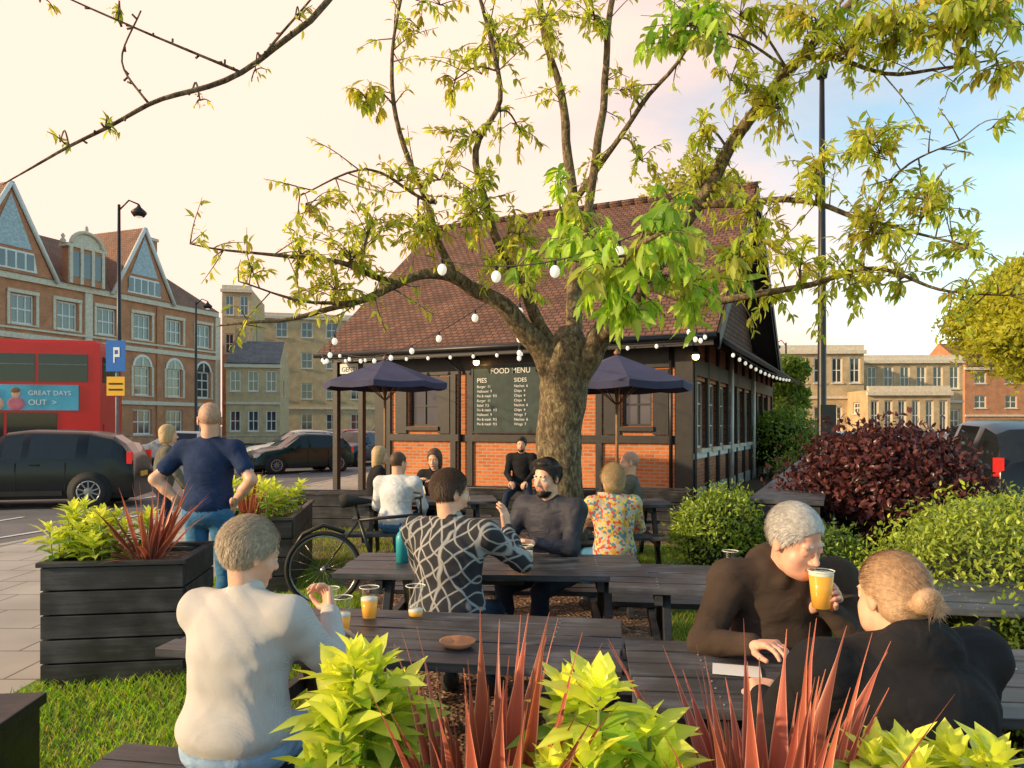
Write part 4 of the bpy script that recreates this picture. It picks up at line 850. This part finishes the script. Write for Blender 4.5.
def un(v): return v/max(np.linalg.norm(v),1e-9)
def ik(a,t,l1,l2,pole):
    v=t-a; L_=min(np.linalg.norm(v),.995*(l1+l2)); d=un(v); x=(l1*l1-l2*l2+L_*L_)/(2*L_); y=math.sqrt(max(l1*l1-x*x,0)); p=un(pole-d*(pole@d)); return a+d*x+p*y, a+d*L_
SK=M('skin',(.80,.44,.29),.48,var=.16,scale=18,bump=.08)
LIP=M('lips',(.55,.2,.16),.4,var=.05); EYE=M('eye_white',(.75,.72,.7),.2,var=.02); IRI=M('iris',(.03,.025,.02),.15,var=.02)
SHOE=M('shoe',(.03,.03,.03),.5); JEAN=cloth('denim',(.06,.19,.36)); DJ=cloth('dark_jeans',(.02,.03,.055)); LJ=cloth('light_jeans',(.32,.45,.62))
def hairm(n,c): return M(n,c,.55,var=.25,scale=60,bump=.3,bscale=200)
def hand(P,w,d,n,sg,curl=.5,thumb=.5,g='hand'):
    d=un(d); n=un(n-d*(n@d)); s=np.cross(d,n)*sg
    for off,ln,ra in zip((.031,.0105,-.0105,-.030),(.072,.080,.074,.058),(.0092,.0095,.009,.0080)):
        kn=w+d*(.088-abs(off)*.25)+s*off; P.append(('c',g,w+s*off*.55+d*.008,kn,.0145,.0125,.014))
        a=curl*.35; p=kn
        for fr in(.45,.31,.24):
            a+=curl*(.55 if fr==.45 else .75)*(1+.12*(off<0)); dd=d*math.cos(a)+n*math.sin(a)+s*off*.9; q=p+un(dd)*ln*fr*1.05
            P.append(('c',g,p,q,ra,ra*.9,.004)); p=q; ra*=.92
    b=w+d*.022+s*.022+n*.004; m=b+un(d*.6+s*.75+n*.35*(1+thumb))*.038; t=m+un(d*.85+s*.25+n*.6*thumb*1.4)*.031; e=t+un(d*.8-s*.15+n*.7*thumb*1.4)*.026
    P+= [('c',g,b,m,.0165,.012,.012),('c',g,m,t,.0115,.0105,.004),('c',g,t,e,.0100,.0088,.004)]
    P.append(('e',g,w-d*.045,np.array([s,n,d]),(.026,.021,.05),.015,[]))
LAST={}
def person(name,x,y,head_deg,seat=None,lean=8,tilt=0,twist=0,hd=(0,0,0),lh=None,rh=None,lhn=None,rhn=None,lhd=None,rhd=None,lc=.5,rc=.5,lf=None,rf=None,bulk=1,belly=0,sw=.19,top=None,pants=JEAN,hair=('short',),hairmat=None,beard=0,hood=False,collar=0,short=False,near=False,scale=1,skin=None,fold=.003,z0=0,lpole=None,rpole=None,female=False,closed=False,seed=0,drink=False,neck=.148,fwd=0,hs=1.03):
    skin=skin or SK; P=[]
    if female: sw=sw*.91
    H=A_(0,0,seat+.11 if seat is not None else .93); a=math.radians(lean); tl=math.radians(tilt)
    dv=lambda f: un(A_(math.sin(tl*f),math.sin(a*f),math.cos(a*f)))
    wa=H+dv(.4)*.17; chst=wa+dv(.9)*.17; nb=chst+dv(1.25)*.175
    Rt=rotz(math.radians(twist)); rv=Rt@A_(1,0,0); fv=Rt@A_(0,1,0)
    Rb=np.array([rv,np.cross(dv(1),rv),dv(1)]); Rp=I3
    B_=bulk; hc=nb+un(dv(.7)+fv*.3*math.sin(math.radians(-hd[1])))*neck+fv*fwd
    Rh=rotz(math.radians(twist*.5+hd[0]))@rotx(math.radians(hd[1]))@roty(math.radians(hd[2])); Q=[]
    hp=lambda *v: hc+Rh@A_(*v)*hs
    P.append(('e','top',wa+fv*.01,Rp,(.150*B_,.115*B_,.17),.07,[])); P.append(('e','top',chst-dv(1)*.01,Rb,(.168*B_,.122*B_,.175),.07,[]))
    P.append(('e','top',H+A_(0,0,.05),Rp,(.175*B_,.138*B_,.12),.07,[]))
    if belly: P.append(('e','top',wa+fv*(.06+belly*.5)-A_(0,0,.02),Rp,(.15*B_,.10+belly,.15),.06,[]))
    if female: 
        for s in(-1,1): P.append(('e','top',chst+fv*.075+rv*s*.075-A_(0,0,.02),Rp,(.06,.055,.06),.04,[]))
    shc=nb-dv(1.1)*.062
    sh={s:shc+rv*s*sw*(.5+.5*B_)-dv(1)*.008 for s in(-1,1)}
    for s in(-1,1):
        P.append(('c','top',shc+rv*s*.04-dv(1)*.01,sh[s],.072*B_**.5,.066*B_**.5,.06)); P.append(('c','top',nb-dv(1)*.022+rv*s*.03-fv*.012,sh[s]-rv*s*.05,.046,.050,.05))
    HP=[]; gl=None
    if drink:
        m_=hp(0,.097,-.066); yw=Rh@A_(0,1,0); yw=un(A_(yw[0],yw[1],0)); gl=m_+yw*.046-A_(0,0,.142); sx=A_(-yw[1],yw[0],0)
        lh=tuple(gl+A_(0,0,.015)+sx*.070-yw*.055); lhd=tuple(yw*.72+A_(0,0,.55)-sx*.0); lhn=tuple(-sx); LAST['glass']=(gl,x,y,head_deg,scale)
    for s,tg,pn,dd,cu,pole in((-1,lh,lhn,lhd,lc,lpole),(1,rh,rhn,rhd,rc,rpole)):
        t=A_(*tg) if tg is not None else H+A_(s*.2,.33,.02 if seat is not None else -.15)
        el,wr=ik(sh[s],t,.285,.255,A_(*pole) if pole is not None else A_(s*.7,-.4,-.8))
        if short:
            md=sh[s]+(el-sh[s])*.62; P.append(('c','top',sh[s],md,.06*B_**.5,.060*B_**.5,.04)); P.append(('c','arm',sh[s],el,.045,.040,.02)); P.append(('c','arm',el,el+(wr-el)*.4,.042,.040,.02)); P.append(('c','arm',el+(wr-el)*.4,wr,.039,.027,.02))
        else:
            P.append(('c','top',sh[s],el,.066*B_**.6,.052*B_**.5,.045)); P.append(('c','top',el,wr-un(wr-el)*.01,.052*B_**.5,.037,.03)); P.append(('c','top',wr-un(wr-el)*.045,wr-un(wr-el)*.01,.038,.038,.005))
        d=un(A_(*dd)) if dd is not None else un(wr-el); nn=A_(*pn) if pn is not None else A_(0,0,-1)
        if abs(un(nn)@d)>.95: nn=A_(0,1,-.2)
        hand(HP,wr,d,nn,-s,cu)
    for s,ft in((-1,lf),(1,rf)):
        hp_=H+A_(s*.09,0,0); fz=.085-z0
        t=A_(*ft) if ft is not None else (A_(s*.13,.42,fz) if seat is not None else A_(s*.11,.0,fz))
        kn,an=ik(hp_,t,.43,.42,A_(s*.15,1,.6) if seat is not None else A_(s*.1,1,0))
        P.append(('c','pants',hp_,kn,.088*B_**.6,.062,.03)); P.append(('c','pants',kn,kn+(an-kn)*.35,.06,.058,.02)); P.append(('c','pants',kn+(an-kn)*.35,an,.057,.043,.02))
        P.append(('c','shoe',an+A_(0,-.03,-.035),an+A_(s*.02,.14,-.05),.04,.034,.02)); P.append(('c','shoe',an+A_(0,-.03,.0),an+A_(0,.03,-.03),.042,.045,.02))
    P.append(('e','pants',H+A_(0,-.005,-.01),Rp,(.163*B_,.122*B_,.115),.04,[]))
    if collar: P.append(('c','top',nb-dv(1)*.03,nb+un(hc-nb)*(.0+.012*collar),.068,.064,.012))
    if hood:
        bk=nb-fv*.085-dv(1)*.005; P.append(('e','top',bk,Rb,(.13,.075,.085),.025,[])); P.append(('c','top',nb+rv*.09+fv*.02-dv(1)*.02,bk+rv*.08,.038,.050,.015)); P.append(('c','top',nb-rv*.09+fv*.02-dv(1)*.02,bk-rv*.08,.038,.050,.015)); P.append(('c','top',nb+fv*.07+rv*.04-dv(1)*.06,nb+rv*.09+fv*.02-dv(1)*.02,.03,.036,.015));P.append(('c','top',nb+fv*.07-rv*.04-dv(1)*.06,nb-rv*.09+fv*.02-dv(1)*.02,.03,.036,.015))
    RT=Rh.T
    def E(g,c,r,k=.02,cuts=[]): Q.append(('e',g,hp(*c),RT,tuple(q_*hs for q_ in r),k,[(hp(*p_),Rh@un(A_(*n_))) for p_,n_ in cuts]))
    def Cc(g,a_,b_,ra,rb,k=.008): Q.append(('c',g,hp(*a_),hp(*b_),ra*hs,rb*hs,k))
    E('head',(0,-.012,.035),(.074,.094,.087)); E('head',(0,.03,-.025),(.060,.062,.082)); E('head',(0,.036,-.076),(.047,.048,.036),.025); E('head',(0,.076,-.1),(.019,.015,.015),.02)
    Cc('head',(-.034,.078,.020),(.034,.078,.020),.011,.011,.012); 
    for s in(-1,1): Q.append(('e','head',hp(s*.032,.104,-.004),RT,(.017,.016,.011),.010,[],'sub'))
    Cc('head',(0,.086,.006),(0,.108,-.030),.007,.0115,.01)
    for s in(-1,1):
        E('head',(s*.011,.097,-.036),(.009,.011,.008),.006); E('head',(s*.038,.058,-.032),(.022,.022,.022),.02)
        E('head',(s*.077,-.006,-.008),(.008,.018,.030),.006); Cc('head',(s*.08,-.014,.018),(s*.079,.004,.02),.006,.005,.005)
        E('eye',(s*.031,.0765,-.002),(.0145,.0135,.0125),.002)
        if not closed: E('iris',(s*.031,.0865,-.002),(.0058,.0045,.0058),.002)
        else: E('head',(s*.031,.0785,-.001),(.016,.0145,.0135),.004)
        Cc('head',(s*.017,.083,.007),(s*.045,.077,.006),.005,.0045,.005); Cc('brow',(s*.017,.0895,.022),(s*.047,.079,.024),.0048,.0032,.004)
    Cc('lip',(-.021,.083,-.066),(0,.0925,-.0635),.0045,.006,.005);Cc('lip',(.021,.083,-.066),(0,.0925,-.0635),.0045,.006,.005);Cc('lip',(-.018,.083,-.069),(.018,.083,-.069),.006,.006,.02); Cc('lip',(-.008,.087,-.0725),(.008,.087,-.0725),.0065,.0065,.004)
    if B_>1.24: E('head',(0,.045,-.085),(.056,.05,.034),.03); E('head',(.035,.045,-.055),(.03,.03,.034),.02); E('head',(-.035,.045,-.055),(.03,.03,.034),.02)
    nw=.058 if not female else .050
    Q.append(('c','head',hc+Rh@A_(0,-.022,-.05),nb-dv(1)*.03,nw,nw+.004,.02))
    st=hair[0]; th=hair[1] if len(hair)>1 else .012
    pl=[((0,.055,.045),(0,.75,-.66))]
    E('hair',(0,-.014,.037),(.075+th*.8,.094+th,.088+th),.02,pl if st!='long' else [((0,.06,.05),(0,.9,-.42))])
    if st in('bob','long'):
        for s in(-1,1): E('hair',(s*.06,-.03,-.03),(.03,.055,.075 if st=='bob' else .12),.03,[((0,.03,0),(0,1,0))])
        E('hair',(0,-.07,-.04),(.07,.045,.07 if st=='bob' else .16),.03)
    if st=='bun': E('hair',(0,-.13,.0),(.045,.038,.040),.008); E('hair',(0,-.05,-.03),(.072,.06,.05),.02); E('hair',(.045,-.10,-.01),(.024,.024,.026),.008)
    if st=='quiff': E('hair',(0,.045,.105),(.055,.045,.028),.02)
    if beard:
        E('hair',(0,.040,-.082),(.0505,.052,.036+.006*beard),.01,[((0,.03,-.062),(0,.0,1)),((0,.02,0),(0,-1,.1))]); E('hair',(0,.078,-.1),(.022,.018,.018),.01); Cc('hair',(-.022,.085,-.055),(.022,.085,-.055),.0055,.0055,.004)
    hb,hh,hm=(.0075,.0040,.0038) if near else (.0125,.0062,.0065)
    hairmat=hairmat or hairm('hair_'+name,(.05,.03,.02))
    mats=[top,pants,SHOE,skin,hairmat,LIP,EYE,IRI]; mp={'top':0,'pants':1,'shoe':2,'arm':3,'skin':3,'head':3,'hand':3,'hair':4,'brow':4,'lip':5,'eye':6,'iris':7}
    Vs=[];Fs=[];Ms=[];o=0; hv=None
    for pr_,h,fo in((P,hb,{'top':fold,'pants':.003}),(Q,hh,{'hair':.0008 if st!='bald' else 0}),(HP,hm,{})):
        V,Qd,fl,order,vl=polygonize(pr_,h,fo); Vs.append(V);Fs.append(Qd+o);Ms.append(np.array([mp[order[i]] for i in range(len(order))])[fl]); o+=len(V)
        if pr_ is Q and 'hair' in order: hv=V[vl==order.index('hair')]
    V=np.concatenate(Vs);Fq=np.concatenate(Fs);fm=np.concatenate(Ms)
    ob=npmesh(name,V,Fq,mats,fm=fm); ob.location=(x,y,z0); ob.rotation_euler=(0,0,math.radians(head_deg)); ob.scale=(scale,)*3
    if near and hv is not None and len(hv) and st!='bald':
        g=np.random.default_rng(seed+1); n=7000; S=hv[g.integers(0,len(hv),n)]; lc_=(S-hc)@Rh
        out=nrm(lc_); lng=.030 if st in('short','quiff') else .05
        fl=np.stack([lc_[:,0]*6,np.where(lc_[:,2]>.06,-.9,-.35),np.where(lc_[:,2]>.06,-.4,-.9)],1)
        if st=='bun': fl=(A_(0,-.14,-.01)[None]-lc_+g.normal(0,.010,(n,3)))*12
        if st=='quiff': fl[lc_[:,2]>.08]=A_(.2,.3,.5)
        fl=fl+g.normal(0,.10,(n,3)); fl=nrm(fl-out*(fl*out).sum(1,keepdims=True)); sd_=np.cross(fl,out)*.0009
        VV=np.zeros((n,6,3)); rn=g.random((n,1)); ln=g.uniform(.6,1.2,(n,1))
        for j,t in enumerate((0,.5,1)):
            c=lc_+out*(.0005+.0022*t*(1+rn)*(1.2-t*.95))+fl*lng*t*ln; wq=(1,.8,.15)[j]; VV[:,j*2]=c-sd_*wq;VV[:,j*2+1]=c+sd_*wq
        VV=VV.reshape(-1,3)@Rh.T+hc; T=np.array([(0,1,3,2),(2,3,5,4)]); FF=(np.arange(n)[:,None,None]*6+T).reshape(-1,4)
        npmesh('hair_strands',VV,FF,hairmat,parent=ob)
    return ob
def knit():
    m,nt,b=newmat('cream_knit'); L=nt.links.new; b.inputs['Roughness'].default_value=.95
    tc=N(nt,'ShaderNodeTexCoord'); wv=N(nt,'ShaderNodeTexWave',Scale=95.0,Distortion=.8,bands_direction='X'); wv.inputs['Detail Scale'].default_value=3; L(tc.outputs['Object'],wv.inputs[0]); w2=N(nt,'ShaderNodeTexNoise',Scale=160.0); L(tc.outputs['Object'],w2.inputs[0])
    n3=N(nt,'ShaderNodeTexNoise',Scale=7.0); L(tc.outputs['Object'],n3.inputs[0]); L(ramp(nt,n3.outputs['Fac'],[(.3,(.60,.56,.52)),(.7,(.68,.64,.60))]),b.inputs['Base Color'])
    w3=N(nt,'ShaderNodeTexNoise',Scale=5.0,Detail=1.5,Distortion=1.2); L(tc.outputs['Object'],w3.inputs[0]); b0=N(nt,'ShaderNodeBump',Strength=.3,Distance=.05); L(w3.outputs['Fac'],b0.inputs['Height'])
    ad=N(nt,'ShaderNodeMath',operation='ADD'); L(wv.outputs['Fac'],ad.inputs[0]); L(w2.outputs['Fac'],ad.inputs[1]); bp=N(nt,'ShaderNodeBump',Strength=.7,Distance=.002); L(ad.outputs[0],bp.inputs['Height']); L(b0.outputs[0],bp.inputs['Normal']); L(bp.outputs[0],b.inputs['Normal']); return m
def pattern(name,scale,stops,edge=False,rough=.9):
    m,nt,b=newmat(name); L=nt.links.new; b.inputs['Roughness'].default_value=rough; tc=N(nt,'ShaderNodeTexCoord')
    if edge:
        outs=[]
        for rot,sc_ in(((0,.6,.3),scale),((0,-.9,.2),scale*.8),((0,.1,.8),scale*.6)):
            mp=N(nt,'ShaderNodeMapping'); mp.inputs['Rotation'].default_value=rot; L(tc.outputs['Object'],mp.inputs[0]); wv=N(nt,'ShaderNodeTexWave',Scale=sc_,Distortion=4.0,bands_direction='X'); wv.inputs['Detail Scale'].default_value=1.2; wv.inputs['Detail'].default_value=1; L(mp.outputs[0],wv.inputs[0]); outs.append(wv.outputs['Fac'])
        mx=N(nt,'ShaderNodeMath',operation='MAXIMUM'); L(outs[0],mx.inputs[0]); L(outs[1],mx.inputs[1]); mx2=N(nt,'ShaderNodeMath',operation='MAXIMUM'); L(mx.outputs[0],mx2.inputs[0]); L(outs[2],mx2.inputs[1]); f=mx2.outputs[0]
        L(ramp(nt,f,stops),b.inputs['Base Color']); return m
    v=N(nt,'ShaderNodeTexVoronoi',Scale=scale); L(tc.outputs['Object'],v.inputs['Vector']); sp=N(nt,'ShaderNodeSeparateColor'); L(v.outputs['Color'],sp.inputs[0]); f=sp.outputs[0]
    r=nt.nodes.new('ShaderNodeValToRGB'); r.color_ramp.interpolation='CONSTANT'; e=r.color_ramp.elements
    while len(e)<len(stops): e.new(.5)
    for i,(p,c) in enumerate(stops): e[i].position=p; e[i].color=(*c,1)
    L(f,r.inputs[0]); L(r.outputs[0],b.inputs['Base Color']); return m
ZIG=pattern('graphic_jacket',5.2,[(0,(.022,.022,.028)),(.93,(.03,.03,.035)),(.965,(.26,.25,.24)),(1,(.38,.37,.35))],True)
FLO=pattern('floral_fabric',45,[(0,(.6,.5,.35)),(.25,(.65,.08,.06)),(.4,(.7,.35,.05)),(.55,(.55,.5,.4)),(.7,(.1,.25,.3)),(.85,(.75,.6,.1))])
NV=cloth('navy_cotton',(.014,.030,.085),.85,.45); BR=cloth('brown_hoodie',(.055,.037,.027),.9,.4); BK=cloth('black_hoodie',(.016,.015,.017),.9,.4); CH=cloth('charcoal_jacket',(.038,.038,.052),.6,.45); WH=cloth('white_shirt',(.62,.64,.67),.8,.4); SL=cloth('olive_top',(.14,.13,.1),.85)
gh=hairm('grey_blond_hair',(.50,.40,.28)); wh=hairm('grey_hair',(.56,.53,.49)); rh_=hairm('strawberry_blond_hair',(.52,.33,.19)); dk=hairm('dark_hair',(.025,.017,.012)); bn=hairm('brown_hair',(.09,.05,.03)); bl=hairm('blond_hair',(.5,.34,.17)); sv=hairm('shaved_hair',(.48,.29,.2))
person('seated_woman',-.96,2.56,-14,.46,lean=9,twist=-4,hd=(-30,-16,0),lh=(.1,.45,.84),rh=(.2,.33,.97),rhn=(-.6,0,.6),rhd=(-.35,.4,.7),rc=.9,rpole=(.5,-.3,-.9),top=knit(),pants=LJ,hair=('short',.016),hairmat=gh,near=True,female=True,fold=.003,bulk=1.2,collar=1,scale=.97,lf=(-.1,.5,.085),rf=(.15,.5,.085),seed=1)
person('standing_man',-2.36,5.75,-6,None,lean=2,hd=(32,4,0),lh=(-.2,-.02,.98),rh=(.2,-.02,.98),lpole=(-1,-.45,.1),rpole=(1,-.45,.1),lhd=(.3,.8,-.5),rhd=(-.3,.8,-.5),lhn=(1,0,0),rhn=(-1,0,0),top=NV,pants=JEAN,hair=('bald',.002),hairmat=sv,near=True,short=True,scale=1.06,bulk=1.1,collar=1,seed=2,fold=.003)
person('seated_man_patterned_jacket',-.36,4.12,-14,.46,lean=6,twist=-6,hd=(-42,-4,0),rh=(.24,.34,1.0),rhn=(-.7,.2,0),rhd=(-.1,.1,1),rc=.35,lh=(-.1,.45,.82),top=ZIG,pants=DJ,hair=('short',.010),hairmat=bn,beard=1,near=True,scale=1.03,bulk=1.2,collar=1,fold=.005,seed=3)
person('seated_man',.32,5.42,145,.46,lean=12,hd=(-4,-6,0),lh=(-.1,.42,.82),rh=(.15,.38,.84),top=CH,pants=DJ,hair=('quiff',.012),hairmat=dk,beard=1,near=True,scale=1.04,bulk=1.2,collar=0,fold=.004,seed=4)
person('seated_woman_floral',.86,6.2,8,.45,lean=8,hd=(10,0,0),lh=(-.15,.4,.85),rh=(.15,.4,.85),top=FLO,pants=JEAN,hair=('bob',.016),hairmat=bl,near=True,female=True,scale=.98,bulk=1.08,seed=5)
person('seated_man',1.35,8.3,75,.45,lean=4,hd=(20,0,0),top=SL,pants=DJ,hair=('bald',.002),hairmat=sv)
person('seated_man',-1.3,8.25,-12,.45,lean=10,hd=(-25,-5,0),top=WH,pants=JEAN,hair=('short',.006),hairmat=bn,bulk=1.15)
person('seated_woman',-.98,9.75,168,.45,lean=14,hd=(0,-12,0),lh=(-.1,.36,.9),rh=(.12,.36,.92),top=BK,pants=DJ,hair=('long',.016),hairmat=bn,female=True)
person('seated_man',.16,12.4,170,.55,lean=0,hd=(0,-5,0),lh=(-.12,.3,.72),rh=(.12,.3,.72),top=BK,pants=DJ,hair=('quiff',.014),hairmat=dk,beard=2,lf=(-.25,.5,.085),rf=(.25,.5,.085))
person('seated_woman',-1.95,10.4,-70,.45,lean=10,hd=(0,-5,0),top=BK,pants=DJ,hair=('long',.014),hairmat=bl,female=True)
person('standing_woman',-4.35,9.2,-60,None,hd=(10,0,0),top=SL,pants=DJ,hair=('bob',.016),hairmat=bl,female=True,scale=.96)
person('seated_man_drinking',1.12,3.22,184,.46,lean=22,twist=0,hd=(24,-22,4),lc=1.0,lpole=(-.8,-.1,-.75),rh=(.25,.45,.82),top=BR,pants=DJ,hair=('short',.007),hairmat=wh,near=True,hood=True,bulk=1.34,belly=.05,scale=1.02,fold=.004,closed=True,seed=6,skin=M('ruddy_skin',(.82,.42,.29),.48,var=.16,scale=18,bump=.08),drink=True,neck=.120,fwd=.035,hs=1.12)
gl,gx,gy,ga,gs=LAST['glass']; gw=rotz(math.radians(ga))@gl*gs+A_(gx,gy,0); pint('beer_glass',tuple(gw),.88,.155,.050)
person('seated_woman_black_hoodie',1.09,1.97,14,.47,lean=12,hd=(4,-6,0),lh=(-.22,.42,.83),rh=(.24,.42,.83),top=BK,pants=DJ,hair=('bun',.012),hairmat=rh_,near=True,hood=True,female=True,bulk=1.5,sw=.23,scale=.97,fold=.004,seed=7,neck=.122,hs=.97)
